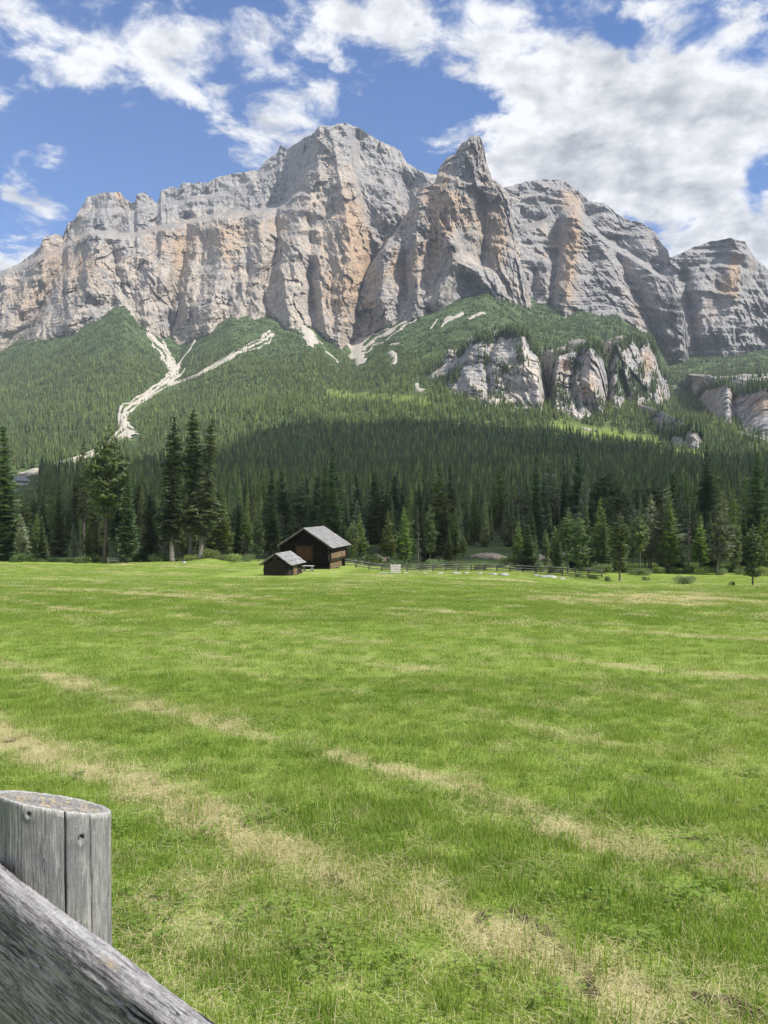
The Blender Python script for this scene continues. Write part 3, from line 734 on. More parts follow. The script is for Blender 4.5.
# ------------------------------------------------------------------ conifers
def conifer(seed, h, r, cb, whorls, per, style='spruce', top_tuft=0., lean=0.):
    """Returns (trunk MB, crown verts, crown faces). Height h, crown radius r, crown begins at cb*h."""
    q = random.Random(seed)
    tr = MB()
    sx, sy = q.uniform(-.01, .01) * h, q.uniform(-.01, .01) * h
    def axis(z):
        t = z / h
        return Vector((lean * h * t + sx * math.sin(t * 5), sy * math.sin(t * 4), z))
    tk = h * (.0135 if style != 'larch' else .012)
    zs = [0, .02 * h, .1 * h, .3 * h, .55 * h, .8 * h, .985 * h]
    tr.tube([axis(z) for z in zs], [tk * 1.35, tk * 1.05, tk * .95, tk * .8, tk * .55, tk * .3, tk * .08], 8)
    V, Fc = [], []
    def tri(a, b, c):
        n = len(V); V.extend((a, b, c)); Fc.append((n, n + 1, n + 2))
    for w in range(whorls):
        t = (w + q.uniform(-.3, .3)) / whorls
        t = min(max(t, 0), .995)
        z = h * (cb + (1 - cb) * t)
        if style == 'spruce': prof = (1 - t)**.85 * (1 - .25 * max(0, .12 - t) / .12)
        elif style == 'column': prof = min(1, 1.5 * (1 - t)**.8) * (.75 + .25 * math.sin(t * 9 + seed)) * (.55 + .45 * min(1, t / .25))
        elif style == 'pine': prof = (math.sin(min(1, (t * .92 + .10)) * math.pi))**.6 * (1 - .35 * t)
        else: prof = ((1 - t)**.75) * (.65 + .35 * min(1, t / .2))
        prof += top_tuft * math.exp(-((t - .88) / .07)**2)
        m = max(3, int(per * (.55 + .45 * prof)))
        a0 = q.uniform(0, 6.28)
        for k in range(m):
            if q.random() < (.10 if style == 'spruce' else .2): continue
            a = a0 + 6.283 * k / m + q.uniform(-.35, .35)
            L = max(.12 * r, r * prof * q.uniform(.62, 1.12))
            droop = {'spruce': -.28, 'column': -.42, 'pine': .12, 'larch': -.12}[style] + q.uniform(-.14, .14) + .55 * t * (style != 'pine')
            d = Vector((math.cos(a), math.sin(a), droop)).normalized()
            s = Vector((-math.sin(a), math.cos(a), 0))
            o = axis(z + q.uniform(-.3, .3) * h / whorls)
            if L > .3 and q.random() < .5: tr.tube([o, o + d * L * .85], [tk * .16, tk * .05], 3)
            steps = max(5, int(L / r * 10) + 2)
            for j in range(steps):
                f = (j + .6) / steps
                if style in ('larch', 'pine') and f < .22: continue
                c = o + d * (L * f) + Vector((0, 0, (.12 * L * f * f if style != 'column' else -.08 * L * f)))
                wd = .46 * L * (1 - .60 * f) * q.uniform(.6, 1.2) + .06 * r
                if style == 'pine': wd = .34 * L * q.uniform(.7, 1.2)
                for sd in (-1, 1):
                    tip = c + s * sd * wd + d * wd * .75 + Vector((0, 0, q.uniform(-.28, .12) * wd))
                    dn = Vector((0, 0, -1)) * wd * q.uniform(.20, .55)
                    b0 = c - d * wd * .22; b1 = c + d * wd * .34
                    tri(b0 + dn * .4, tip, b1); 
                    if q.random() < .7: tri(b0, c + s * sd * wd * .55 + dn * 2.2 + d * wd * .3, b1)
                if style == 'pine' and q.random() < .8:
                    for _ in range(2):
                        e1 = Vector((q.gauss(0, 1), q.gauss(0, 1), q.gauss(.3, 1))).normalized() * wd * .8
                        e2 = Vector((q.gauss(0, 1), q.gauss(0, 1), q.gauss(.3, 1))).normalized() * wd * .8
                        tri(c, c + e1, c + e2)
    tp = axis(h)
    for k in range(5):
        a = k * 1.256
        tri(tp + Vector((0, 0, .01 * h)), tp + Vector((math.cos(a) * .03 * r, math.sin(a) * .03 * r, -.05 * h)), tp + Vector((math.cos(a + .9) * .05 * r, math.sin(a + .9) * .05 * r, -.05 * h)))
    return tr, V, Fc

PROTO = {}
def proto(key, leaf, bark, *a, **k):
    tr, V, Fc = conifer(*a, **k)
    tm = new_mesh('trunk', tr.v, tr.f, True, bark)
    cm = new_mesh('crown', [tuple(p) for p in V], Fc, False, leaf)
    PROTO[key] = (tm, cm, a[1])
for i in range(4): proto('spruce%d' % i, M_SPRUCE, M_BARK, 10 + i, 20, [3.6, 3.0, 4.0, 3.3][i], [.06, .12, .03, .2][i], 38, 9)
for i in range(3): proto('column%d' % i, M_SPRUCE, M_BARKP, 20 + i, 24, 2.5, [.16, .22, .2][i], 46, 8, 'column', [0, .35, .1][i])
for i in range(3): proto('larch%d' % i, M_LARCH, M_BARK, 30 + i, 18, 3.4, [.14, .2, .28][i], 30, 7, 'larch')
for i in range(2): proto('grey%d' % i, M_GREY, M_BARKP, 40 + i, 18, 3.7, [.16, .2][i], 26, 7, 'larch')
for i in range(3): proto('pine%d' % i, M_PINE, M_BARK, 50 + i, 18, 3.0, [.18, .35, .12][i], 22, 8, 'pine')
proto('snag', M_GREY, M_BARKP, 60, 16, 1.3, .25, 16, 4, 'larch')
proto('slim', M_PINE, M_BARK, 61, 22, 2.1, .35, 28, 6, 'larch')
proto('young', M_SPRUCE, M_BARK, 62, 8, 2.5, .02, 26, 11)
proto('greencol', M_PINE, M_BARKP, 63, 24, 2.6, .18, 44, 8, 'column')

def put_tree(key, x, y, h, label, group=None, cat='tree', name='conifer_tree', rz=None, lean=(0, 0), wide=1.0, dz=0.):
    tm, cm, h0 = PROTO[key]
    s = h / h0
    root = bpy.data.objects.new(name, None); COL.objects.link(root)
    root.empty_display_size = .5
    root.location = (x, y, float(ground(x, y)) - .08 + dz)
    root.rotation_euler = (lean[1], lean[0], 0)
    root['label'] = label; root['category'] = cat
    if group: root['group'] = group
    rz = random.uniform(0, 6.28) if rz is None else rz
    for nm, me in (('trunk', tm), ('crown', cm)):
        o = bpy.data.objects.new(nm, me); COL.objects.link(o); o.parent = root
        o.scale = (s * wide, s * wide, s); o.rotation_euler = (0, 0, rz)
    return root

# trees that can be told apart: (kind, px, depth, top row, label, name, lean, widening)
HERO = [
    ('spruce0', 4, 124, 424, 'tall dark spruce cut by the left edge of the picture', 'spruce_tree', 0, 1.0),
    ('slim', 84, 128, 438, 'thin sparse conifer left of the bare trunked pine by the bench', 'conifer_tree', 0, .9),
    ('pine1', 104, 117, 423, 'tall pine with a long bare brown trunk beside the bench', 'pine_tree', .045, 1.0),
    ('column0', 119, 122, 437, 'dense dark conifer just behind the bare trunked pine', 'conifer_tree', 0, 1.4),
    ('spruce1', 127, 115, 467, 'dark spruce with a pale stem base right of the bench', 'spruce_tree', .01, .95),
    ('column0', 172, 117, 414, 'tall blue green column shaped conifer, leftmost of the tall trio', 'conifer_tree', .01, 1.4),
    ('slim', 177, 118, 432, 'pale stemmed conifer standing tight against the leftmost tall column tree', 'conifer_tree', 0, .8),
    ('column1', 189, 119, 408, 'tall thin conifer with a tufted top in the middle of the tall trio', 'conifer_tree', .04, 1.1),
    ('greencol', 200, 118, 415, 'leaning yellow green conifer, rightmost of the tall trio', 'conifer_tree', .085, 1.3),
    ('larch0', 222, 122, 492, 'bushy green larch right of the tall trio', 'larch_tree', 0, 1.1),
    ('larch1', 388, 121, 510, 'bright green young larch right of the pale slatted rack', 'larch_tree', 0, 1.0),
    ('larch0', 404, 122, 506, 'bright green larch behind the log fence, second from the pale rack', 'larch_tree', 0, 1.0),
    ('pine0', 430, 128, 502, 'slim tree with a pale trunk behind the middle of the log fence', 'pine_tree', 0, .8),
    ('spruce3', 455, 127, 507, 'dark spruce behind the log fence left of the gravel bank', 'spruce_tree', 0, 1.0),
    ('young', 528, 117, 524, 'dense rounded young spruce standing before the gravel bank', 'spruce_tree', 0, 1.0),
    ('pine2', 546, 121, 528, 'small thin pine right of the dense rounded spruce', 'pine_tree', 0, .7),
    ('pine0', 568, 112, 506, 'two toned pine left of the pair at the right end of the log fence', 'pine_tree', 0, .95),
    ('pine2', 580, 104, 510, 'dark pine with a straight trunk at the right end of the log fence', 'pine_tree', 0, 1.0),
    ('pine0', 620, 88, 510, 'green pine with a bare trunk standing out on the meadow edge', 'pine_tree', 0, 1.0),
    ('larch1', 601, 126, 496, 'pale larch behind the two pines at the fence end', 'larch_tree', 0, 1.0),
    ('grey0', 667, 122, 484, 'broad grey green larch with layered branches behind the low round bush', 'larch_tree', 0, 1.15),
    ('grey1', 651, 126, 492, 'grey green larch touching the left side of the broad layered one', 'larch_tree', 0, 1.0),
    ('snag', 689, 128, 500, 'thin bare grey tree right of the broad layered larch', 'dead_tree', 0, 1.0),
    ('column2', 706, 146, 443, 'very tall narrow dark spruce rising above the right hand wood', 'spruce_tree', 0, .9),
    ('grey1', 717, 116, 488, 'leaning grey green larch with layered branches near the right edge', 'larch_tree', .07, .95),
    ('pine0', 753, 72, 522, 'young dark pine standing alone on the meadow at the right edge', 'pine_tree', 0, 1.15),
    ('spruce2', 757, 132, 452, 'broad tall dark spruce behind the lone young pine', 'spruce_tree', 0, 1.0),
    ('spruce1', 536, 165, 455, 'tall dark spruce rising above the wood behind the dense rounded spruce', 'spruce_tree', 0, .9),
    ('larch2', 246, 124, 508, 'feathery green larch left of the two log huts', 'larch_tree', 0, 1.0),
    ('spruce3', 272, 132, 492, 'dark spruce directly behind the small log shed', 'spruce_tree', 0, 1.0),
    ('larch1', 360, 128, 512, 'pale green larch at the right rear of the big log barn', 'larch_tree', 0, 1.0),
    ('pine1', 640, 118, 508, 'thin pine left of the two grey layered larches', 'pine_tree', 0, .9),
    ('snag', 418, 126, 503, 'thin bare tree with grey twigs behind the middle of the fence', 'dead_tree', 0, .9),
]
taken = []
for key, px, d, rt, lab, nm, ln, wd in HERO:
    x = (px - 384) / F * d
    z = float(ground(x, d))
    top = float(at(px, rt, d)[2])
    put_tree(key, x, d, top - z, lab, None, 'tree', nm, None, (ln, 0), wd)
    taken.append((x, d))

# the front of the wood: every tree its own object
kinds = ['spruce0', 'spruce1', 'spruce2', 'spruce3', 'larch0', 'larch1', 'larch2', 'pine0', 'pine2', 'pine1', 'grey1', 'grey0', 'column0', 'larch1', 'pine0', 'larch0']
SECT = [(-60, 70, 'conifer in the wood edge at the far left beneath the distant chalet'), (70, 155, 'conifer in the wood around the bench and bare trunked pine'),
        (155, 262, 'conifer in the wood behind the trio of tall trees'), (262, 352, 'conifer in the dark wood behind the two log huts'),
        (352, 480, 'conifer in the wood behind the left half of the log fence'), (480, 600, 'conifer in the wood behind the gravel bank'),
        (600, 690, 'conifer in the wood behind the broad grey layered larches'), (690, 830, 'conifer in the wood along the right edge of the meadow')]
def glade(px, y):
    """Open ground: gravel banks and the bright strip of meadow on the right."""
    a = (px > 585) & (y < 117)
    b = ((px - 488) / 34)**2 + ((y - 148) / 26)**2 < 1
    c = ((px - 560) / 40)**2 + ((y - 146) / 22)**2 < 1
    e = ((px - 376) / 16)**2 + ((y - 135) / 16)**2 < 1
    return a | b | c | e
n_ind, tries = 0, 0
NIND = 262
while n_ind < NIND and tries < 40000:
    tries += 1
    y = 119 + 125 * random.random()**1.6
    px = random.uniform(-28, 796)
    x = (px - 384) / F * y
    if glade(np.float64(px), y): continue
    if px > 262 and px < 352 and y < 124: continue
    sp = 2.3 + (y - 119) * .020
    if any((x - a)**2 + (y - b)**2 < sp * sp for a, b in taken): continue
    taken.append((x, y))
    h = random.choice((random.uniform(5.5, 10), random.uniform(8, 13), random.uniform(11, 16))) + (y - 119) * .045
    if random.random() < .10: h *= 1.28
    if y < 128: h *= .82
    if px < 262: h *= .80
    if 4 < px < 64: h = min(h, float(at(px, 484 + random.random() * 14, y)[2] - ground(x, y)))
    k = random.choice(kinds)
    if 300 < px < 600 and random.random() < .3: k = random.choice(['spruce0', 'spruce1', 'spruce3'])
    lab = next(s[2] for s in SECT if s[0] <= px < s[1])
    put_tree(k, x, y, h, lab, lab.replace('conifer in', 'conifers in'), 'tree', {'s': 'spruce_tree', 'l': 'larch_tree', 'p': 'pine_tree', 'g': 'larch_tree', 'c': 'conifer_tree'}[k[0]], None, (random.uniform(-.02, .02), 0), random.uniform(.85, 1.15))
    n_ind += 1

# ------------------------------------------------------------------ scatter (geometry nodes) for grass and the far wood
def scatter(name, pts, rot, scl, idx, sources, **props):
    me = bpy.data.meshes.new(name)
    me.vertices.add(len(pts)); me.vertices.foreach_set('co', np.asarray(pts, np.float32).ravel())
    for nm, arr in (('rot', rot), ('wid', scl[:, 0]), ('hei', scl[:, 1])):
        a = me.attributes.new(nm, 'FLOAT', 'POINT'); a.data.foreach_set('value', np.asarray(arr, np.float32))
    a = me.attributes.new('idx', 'INT', 'POINT'); a.data.foreach_set('value', np.asarray(idx, np.int32))
    o = link(name, me, **props)
    ng = bpy.data.node_groups.new(name + '_nodes', 'GeometryNodeTree')
    ng.interface.new_socket('Geometry', in_out='INPUT', socket_type='NodeSocketGeometry')
    ng.interface.new_socket('Geometry', in_out='OUTPUT', socket_type='NodeSocketGeometry')
    N, Lk = ng.nodes, ng.links
    gi, go, jn = N.new('NodeGroupInput'), N.new('NodeGroupOutput'), N.new('GeometryNodeJoinGeometry')
    def named(nm, typ='FLOAT'):
        n = N.new('GeometryNodeInputNamedAttribute'); n.data_type = typ; n.inputs['Name'].default_value = nm
        return n.outputs['Attribute']
    cr = N.new('ShaderNodeCombineXYZ'); Lk.new(named('rot'), cr.inputs[2])
    cs = N.new('ShaderNodeCombineXYZ'); w_ = named('wid'); Lk.new(w_, cs.inputs[0]); Lk.new(w_, cs.inputs[1]); Lk.new(named('hei'), cs.inputs[2])
    er = N.new('FunctionNodeEulerToRotation'); Lk.new(cr.outputs[0], er.inputs[0])
    ix = named('idx', 'INT')
    for k, src in enumerate(sources):
        cmp_ = N.new('FunctionNodeCompare'); cmp_.data_type = 'INT'; cmp_.operation = 'EQUAL'
        ins = [s for s in cmp_.inputs if s.enabled]
        Lk.new(ix, ins[0]); ins[1].default_value = k
        oi = N.new('GeometryNodeObjectInfo'); oi.inputs['Object'].default_value = src; oi.inputs['As Instance'].default_value = True
        ip = N.new('GeometryNodeInstanceOnPoints')
        Lk.new(gi.outputs[0], ip.inputs['Points']); Lk.new(cmp_.outputs[0], ip.inputs['Selection']); Lk.new(oi.outputs['Geometry'], ip.inputs['Instance'])
        Lk.new(er.outputs[0], ip.inputs['Rotation']); Lk.new(cs.outputs[0], ip.inputs['Scale'])
        Lk.new(ip.outputs[0], jn.inputs[0])
    Lk.new(jn.outputs[0], go.inputs[0])
    md = o.modifiers.new('scatter', 'NODES'); md.node_group = ng
    return o
def source(name, me): return bpy.data.objects.new(name, me)     # never linked: only a shape to repeat

def far_tree(seed, style, leaf):
    tr, V, Fc = conifer(seed, 1.0, {'spruce': .17, 'larch': .185}[style], .05, 13, 6, style)
    q = random.Random(seed + 7); R0 = {'spruce': .17, 'larch': .185}[style] * .66
    rings = [(.05, .75), (.12, 1.0), (.30, .80), (.5, .56), (.7, .34), (.88, .13)]
    n0 = len(V)
    for z, f in rings:
        for k in range(9):
            a = 6.283 * k / 9; rr2 = R0 * f * q.uniform(.6, 1.15); V.append(Vector((math.cos(a) * rr2, math.sin(a) * rr2, z + q.uniform(-.03, .03))))
    V.append(Vector((0, 0, .97)))
    for i_ in range(len(rings) - 1):
        for k in range(9): Fc.append((n0 + i_*9 + k, n0 + i_*9 + (k+1) % 9, n0 + i_*9 + 9 + (k+1) % 9, n0 + i_*9 + 9 + k))
    for k in range(9): Fc.append((n0 + 45 + k, n0 + 45 + (k+1) % 9, n0 + 54))
    me = new_mesh('far_tree', tr.v + [tuple(p) for p in V], tr.f + [tuple(i + len(tr.v) for i in f) for f in Fc], False, leaf)
    return source('far_tree', me)
FAR = [far_tree(200 + i, 'spruce', M_FARWOOD) for i in range(4)] + [far_tree(220 + i, 'larch', M_FARLARCH) for i in range(3)]
# sample the slope
P = []
def tree_ok(x, y, z):
    px, row = to_px(x, y, z)
    ok = np.ones(len(x), bool)
    for ln, wd in GUL:
        d, par = seg_dist(px, row, ln)
        wl = np.interp(par, range(len(wd)), wd)
        ok &= d > wl * .5 + 1.3
        d2, _ = seg_dist(px, row - 9000 / np.maximum(y, 100), ln)
        ok &= (d2 > wl * .5 + 1.0) | (rng.random(len(x)) < .22)
    d, _ = seg_dist(px, row, [(555, 426), (610, 434), (660, 443), (705, 455)]); ok &= (d > 5.0) | (rng.random(len(x)) < .12) | (y < 700)
    d, _ = seg_dist(px, row, [(330, 394), (380, 398), (430, 402)]); ok &= (d > 4.5) | (rng.random(len(x)) < .3) | (y < 700)
    ok &= ~((px > 8) & (px < 40) & (y < 700) & (y > 235) & (row - 13500 / np.maximum(y, 100) < 484))
    return ok, px, row
bands = [(150, 400, 26), (400, 800, 34), (800, 1300, 28), (1300, 2050, 32)]
for y0, y1, area in bands:
    n = int(.80 * (y1**2 - y0**2) / area)
    yy = np.sqrt(rng.uniform(y0**2, y1**2, n)); aa = rng.uniform(-.80, .80, n); xx = aa * yy
    zz = ground(xx, yy)
    ok, px, row = tree_ok(xx, yy, zz)
    if y0 < 300:
        near = (yy < 250) & (rng.random(n) < sstep(300, 150, yy) * .0 + .75 * (yy < 235))
        ok &= ~near & ~glade(px, yy)
    clump = fbm(xx / 60, yy / 60, 0, 3, 77)
    dens = sstep(322, 372, row + 14 * clump + 0 * sstep(300, 420, px) + 8 * sstep(100, 40, px) + 42 * sstep(505, 560, px))
    dens = .03 + .97 * dens
    dens *= np.where(yy > 900, np.clip(.78 + .6 * clump, .25, 1), 1)
    ok &= rng.random(n) < dens
    # not buried in the rock bands
    ok &= row > BASE(px) + 2
    h = np.where(yy < 700, rng.uniform(9, 18, n), rng.uniform(6.5, 14, n) * (1 + .35 * (rng.random(n) < .12)))
    h *= np.where(row < 375, .62 + .38 * sstep(335, 375, row), 1)
    larch = np.clip(.35 + .5 * fbm(xx / 140, yy / 140, 3, 2, 78) + .3 * sstep(900, 1300, yy) - .25 * sstep(150, 0, px) - .2 * sstep(540, 600, px), .05, .9)
    kd = np.where(rng.random(n) < larch, 4 + rng.integers(0, 3, n), rng.integers(0, 4, n))
    m = ok
    P.append(np.stack([xx, yy, zz - .2, h * rng.uniform(.72, 1.0, n), h, kd], 1)[m])
# dwarf pine on the upper slope
n = 70000
yy = np.sqrt(rng.uniform(1500**2, 2300**2, n)); xx = rng.uniform(-.58, .58, n) * yy; zz = ground(xx, yy)
px, row = to_px(xx, yy, zz); ok = np.ones(n, bool)
for ln, wd in GUL:
    d, par = seg_dist(px, row, ln); ok &= (d > np.interp(par, range(len(wd)), wd) * .34 * (1 + .9 * perlin(xx / 14, yy / 14, 0, 83)))
ok &= (row > BASE(px) - 18) & (row < 385) & (fbm(xx / 40, yy / 40, 2, 3, 79) > -.16)
hh = rng.uniform(1.5, 4.5, n)
P.append(np.stack([xx, yy, zz - .3, hh * 3.2, hh, rng.integers(0, 4, n)], 1)[ok])
# scattered wood on the green ridges right under the walls
for x0, x1, top_, bot_, n, h0, h1 in ((500, 668, -13, 350, 1150, 8, 17), (664, 790, -12, 388, 760, 8, 17), (415, 505, 22, 350, 90, 8, 14), (240, 330, 14, 372, 120, 6, 12), (60, 160, 12, 350, 90, 6, 12)):
    for _ in range(n):
        px = random.uniform(x0, x1); b0 = float(BASE(px)) + top_
        row = b0 + (max(bot_, b0 + 4) - b0) * random.random()
        y = hit(px, row, 900, 2600); x = (px - 384) / F * y
        if perlin(np.float64(x / 45), np.float64(y / 45), 0, 84) < -.12: continue
        hh = random.uniform(h0, h1)
        P.append(np.array([[x, y, float(ground(x, y)) - .4, hh * 1.05, hh, random.randint(0, 3)]]))
# trees on the ledges of the rock bands
for X, Y, Z in LEDGE:
    k = rng.random(len(X)) < np.clip(.32 + .9 * perlin(X / 35, Y / 35, 0, 88), 0, 1)
    px, row = to_px(X, Y, Z)
    k &= (px > 425) & (px < 900)
    n = k.sum(); hh = rng.uniform(7, 19, n)
    P.append(np.stack([X[k] + rng.normal(0, 3, n), Y[k] + rng.normal(0, 3, n), Z[k] - 1.5, hh, hh, rng.integers(0, 4, n)], 1))
for X, Y, Z in (lcE1, lcE2, lcE3, lcF):
    px, row = to_px(X, Y, Z)
    vg = np.zeros_like(px)
    for (cx, cy, sx, sy, a) in [(455, 372, 8, 8, .8), (520, 352, 5, 12, .8), (486, 360, 5, 14, .7), (575, 375, 5, 16, .9), (620, 372, 5, 16, .9), (655, 385, 7, 9, .8), (505, 368, 8, 5, .7), (543, 356, 9, 16, .9), (560, 394, 14, 10, .5), (600, 350, 10, 10, .4), (634, 386, 16, 16, 1.0), (500, 390, 16, 10, .6), (440, 382, 16, 8, .6), (575, 348, 20, 5, .6), (520, 410, 30, 5, .5), (600, 405, 30, 6, .6), (712, 385, 10, 3, .6), (650, 392, 10, 10, .7)]:
        vg += a * np.exp(-((px - cx) / sx)**2 - ((row - cy) / sy)**2)
    k = (rng.random(px.shape) < .26 * vg * np.clip(.5 + 1.6 * perlin(X / 30, Z / 30, 0, 89), 0, 1.5))
    n = k.sum(); hh = rng.uniform(7, 14, n)
    P.append(np.stack([X[k], Y[k] - 1, Z[k] - 1.5, hh, hh, rng.integers(0, 4, n)], 1))
P = np.concatenate(P)
scatter('forest', P[:, :3], rng.uniform(0, 6.28, len(P)), P[:, 3:5], P[:, 5], FAR, kind='stuff', label='mixed spruce and larch forest covering the slopes below the cliffs')
print('forest trees', len(P))

# ------------------------------------------------------------------ grass
def blades(seed, n, rad, h0, h1, w, spread, flat=0., leaf=None):
    q = random.Random(seed); V, Fc, Rn = [], [], []
    for _ in range(n):
        a = q.uniform(0, 6.28); rd = rad * math.sqrt(q.random())
        p = Vector((math.cos(a) * rd, math.sin(a) * rd, 0))
        b = q.uniform(0, 6.28); d = Vector((math.cos(b), math.sin(b), 0)); s = Vector((-d.y, d.x, 0))
        L = q.uniform(h0, h1); bend = q.uniform(.1, spread); ww = w * q.uniform(.6, 1.3); r = q.random()
        k0 = len(V); z = 0; o = p.copy()
        if flat: o.z += q.uniform(.005, .03)
        for j in range(4):
            t = j / 3
            ang = bend * t * 1.3 + (bend * .3)
            if flat: ang = 1.25 + q.uniform(-.25, .4)
            hw = ww * (1 - t) ** .7 if not flat else ww * (1 - .5 * t)
            V.append(o - s * hw); V.append(o + s * hw); Rn += [r, r]
            o = o + (d * math.sin(ang) + Vector((0, 0, 1)) * math.cos(ang)) * (L / 3)
            if flat and o.z < .004: o.z = .004
        for j in range(3): Fc.append((k0 + 2*j, k0 + 2*j + 1, k0 + 2*j + 3, k0 + 2*j + 2))
    return V, Fc, Rn
def clump(name, mt, *a, **k):
    V, Fc, Rn = blades(*a, **k)
    me = new_mesh(name, [tuple(p) for p in V], Fc, True, mt)
    at_ = me.attributes.new('rnd', 'FLOAT', 'POINT'); at_.data.foreach_set('value', np.array(Rn, np.float32))
    return source(name, me)
def clover(seed):
    q = random.Random(seed); V, Fc, Rn = [], [], []
    for _ in range(9):
        a = q.uniform(0, 6.28); rd = .08 * math.sqrt(q.random()); r = q.random() * .7
        c = Vector((math.cos(a) * rd, math.sin(a) * rd, q.uniform(.03, .065)))
        t0 = q.uniform(0, 6.28)
        for k in range(3):
            t = t0 + k * 2.094
            d = Vector((math.cos(t), math.sin(t), q.uniform(-.1, .35))); s = Vector((-math.sin(t), math.cos(t), 0)); L = q.uniform(.007, .012)
            n = len(V)
            V += [c, c + d * L * .5 + s * L * .55, c + d * L * 1.1 + s * L * .45, c + d * L * 1.25, c + d * L * 1.1 - s * L * .45, c + d * L * .5 - s * L * .55]
            Rn += [r] * 6; Fc.append(tuple(range(n, n + 6)))
        n = len(V); V += [Vector((c.x * .8, c.y * .8, 0)), Vector((c.x * .8 + .002, c.y * .8, 0)), c]; Rn += [r] * 3; Fc.append((n, n+1, n+2))
    me = new_mesh('clover', [tuple(p) for p in V], Fc, False, M_CLOVER)
    at_ = me.attributes.new('rnd', 'FLOAT', 'POINT'); at_.data.foreach_set('value', np.array(Rn, np.float32))
    return source('clover', me)
GS = [clump('tuft', M_GRASS, 1, 50, .11, .025, .065, .0017, 1.0), clump('tuft', M_GRASS, 2, 50, .11, .02, .055, .0019, 1.3), clump('tuft', M_GRASS, 3, 26, .06, .05, .115, .0021, .9),
      clover(4), clover(5), clump('straw', M_STRAW, 6, 46, .12, .04, .11, .0009, .6, flat=1.), clump('straw', M_STRAW, 7, 34, .10, .03, .085, .0010, 1.2),
      clump('patch', M_GRASS, 8, 130, .32, .025, .065, .0042, 1.1), clump('patch_straw', M_STRAW, 9, 80, .32, .05, .13, .0030, .6, flat=1.)]
GP = []
for y0, y1, dens, far in ((-2.5, 1.6, 110, 0), (1.6, 5, 240, 0), (5, 10, 130, 0), (10, 18, 34, 0), (18, 34, 14, 1), (34, 58, 5, 2), (58, 112, 1.2, 3)):
    hw = lambda y: .60 * np.maximum(y, 0) + 4.5          # half width of the strip of grass that can be seen
    n = int((hw(y0) + hw(y1)) * (y1 - y0) * dens)
    yy = rng.uniform(y0, y1, n * 2); yy = yy[rng.random(n * 2) < hw(yy) / hw(y1)][:n]; n = len(yy)
    xx = rng.uniform(-1, 1, n) * hw(yy)
    zz = ground(xx, yy)
    st, so = straw_mask(xx, yy), soil_mask(xx, yy)
    r = rng.random(n)
    is_straw = r < np.maximum(st * .85 - .05, .35 * (so > .25))
    tall = perlin(xx * 1.3, yy * 1.3, 0, 91)
    if far == 0:
        idx = np.where(is_straw, 5 + (rng.random(n) < .4), rng.choice([0, 1, 2], n, p=[.47, .46, .07]))
        cl = (~is_straw) & (perlin(xx * 1.6, yy * 1.6, 0, 92) > .12) & (rng.random(n) < .32) & (yy < 9)
        idx = np.where(cl, rng.integers(3, 5, n), idx)
        s = rng.uniform(.75, 1.25, n) * (1 + .0 * yy)
        sw = s * np.where(yy > 10, 1.5, 1.05)
        sh = s * (1 + .22 * np.clip(tall, -.6, .8)) * np.where(is_straw, .8, 1)
    else:
        idx = np.where(is_straw, 8, 7)
        s = rng.uniform(.8, 1.3, n); sw = s * (1, 1.0, 1.5, 2.4)[far]; sh = s * (1 + .4 * np.clip(tall, -.6, .8))
    keep = (rng.random(n) > so * np.where(idx >= 5, .85, 1.0) * np.where(idx >= 7, 1.2, 1))
    if far == 3: keep &= ~((xx > -16) & (xx < -4) & (yy > 66)) 
    GP.append(np.stack([xx, yy, zz, sw, sh, idx], 1)[keep])
GP = np.concatenate(GP)
scatter('grass', GP[:, :3], rng.uniform(0, 6.28, len(GP)), GP[:, 3:5], GP[:, 5], GS, kind='stuff', label='short mown grass with clover and dry straw')
print('grass tufts', len(GP))

# ------------------------------------------------------------------ log barn and shed
AX = -math.atan2(.234, .972)
def hut_root(name, px, d, label, cat):
    x = (px - 384) / F * d
    r = link(name, None, None, (x, d, float(ground(x, d)) - .05), (0, 0, AX), label=label, category=cat)
    return r
def log_wall(m, a, b, z0, z1, step, rad, seed, ends=.22):
    """Stacked logs from a to b (xy pairs)."""
    q = random.Random(seed)
    A, B = Vector((*a, 0)), Vector((*b, 0)); d = (B - A).normalized()
    n = max(1, round((z1 - z0) / step)); st = (z1 - z0) / n
    for k in range(n):
        z = z0 + st * (k + .5); e0, e1 = ends * q.uniform(.5, 1.3), ends * q.uniform(.5, 1.3)
        p0, p1 = A - d * e0, B + d * e1
        m.tube([p0 + Vector((0, 0, z)), p0.lerp(p1, .5) + Vector((q.uniform(-.01, .01), q.uniform(-.01, .01), z + q.uniform(-.015, .015))), p1 + Vector((0, 0, z))],
               [rad * q.uniform(.92, 1.05), rad, rad * q.uniform(.9, 1.02)], 8)
def roof_half(nm, mt, parent, x_eave, x_ridge, z_eave, z_ridge, y0, y1, rows, seed, thick=.05, tile=.16):
    """One roof slope of overlapping shingle rows."""
    q = random.Random(seed); m = MB()
    sl = Vector((x_ridge - x_eave, 0, z_ridge - z_eave)); L = sl.length; u = sl / L
    nrm = Vector((-u.z, 0, u.x)); 
    if nrm.z < 0: nrm = -nrm
    m.prism([(0, 0), (L, 0), (L, .05), (0, .05)], u, nrm, (0, 1, 0), Vector((x_eave, y0 + .02, z_eave)), y1 - y0 - .04)
    for r in range(rows):
        y = y0
        while y < y1 - .01:
            w = min(q.uniform(.7, 1.5) * tile, y1 - y)
            s0 = L * r / rows - .05 - q.uniform(0, .025); s1 = L * (r + 1) / rows + .02
            lift = .056 + q.uniform(0, .012)
            o = Vector((x_eave, y, z_eave)) + nrm * lift
            m.prism([(s0, thick * .5), (s1, 0), (s1, .02), (s0, thick)], u, nrm, (0, 1, 0), o, w - .006)
            y += w
    return m.build(nm, mt, parent)

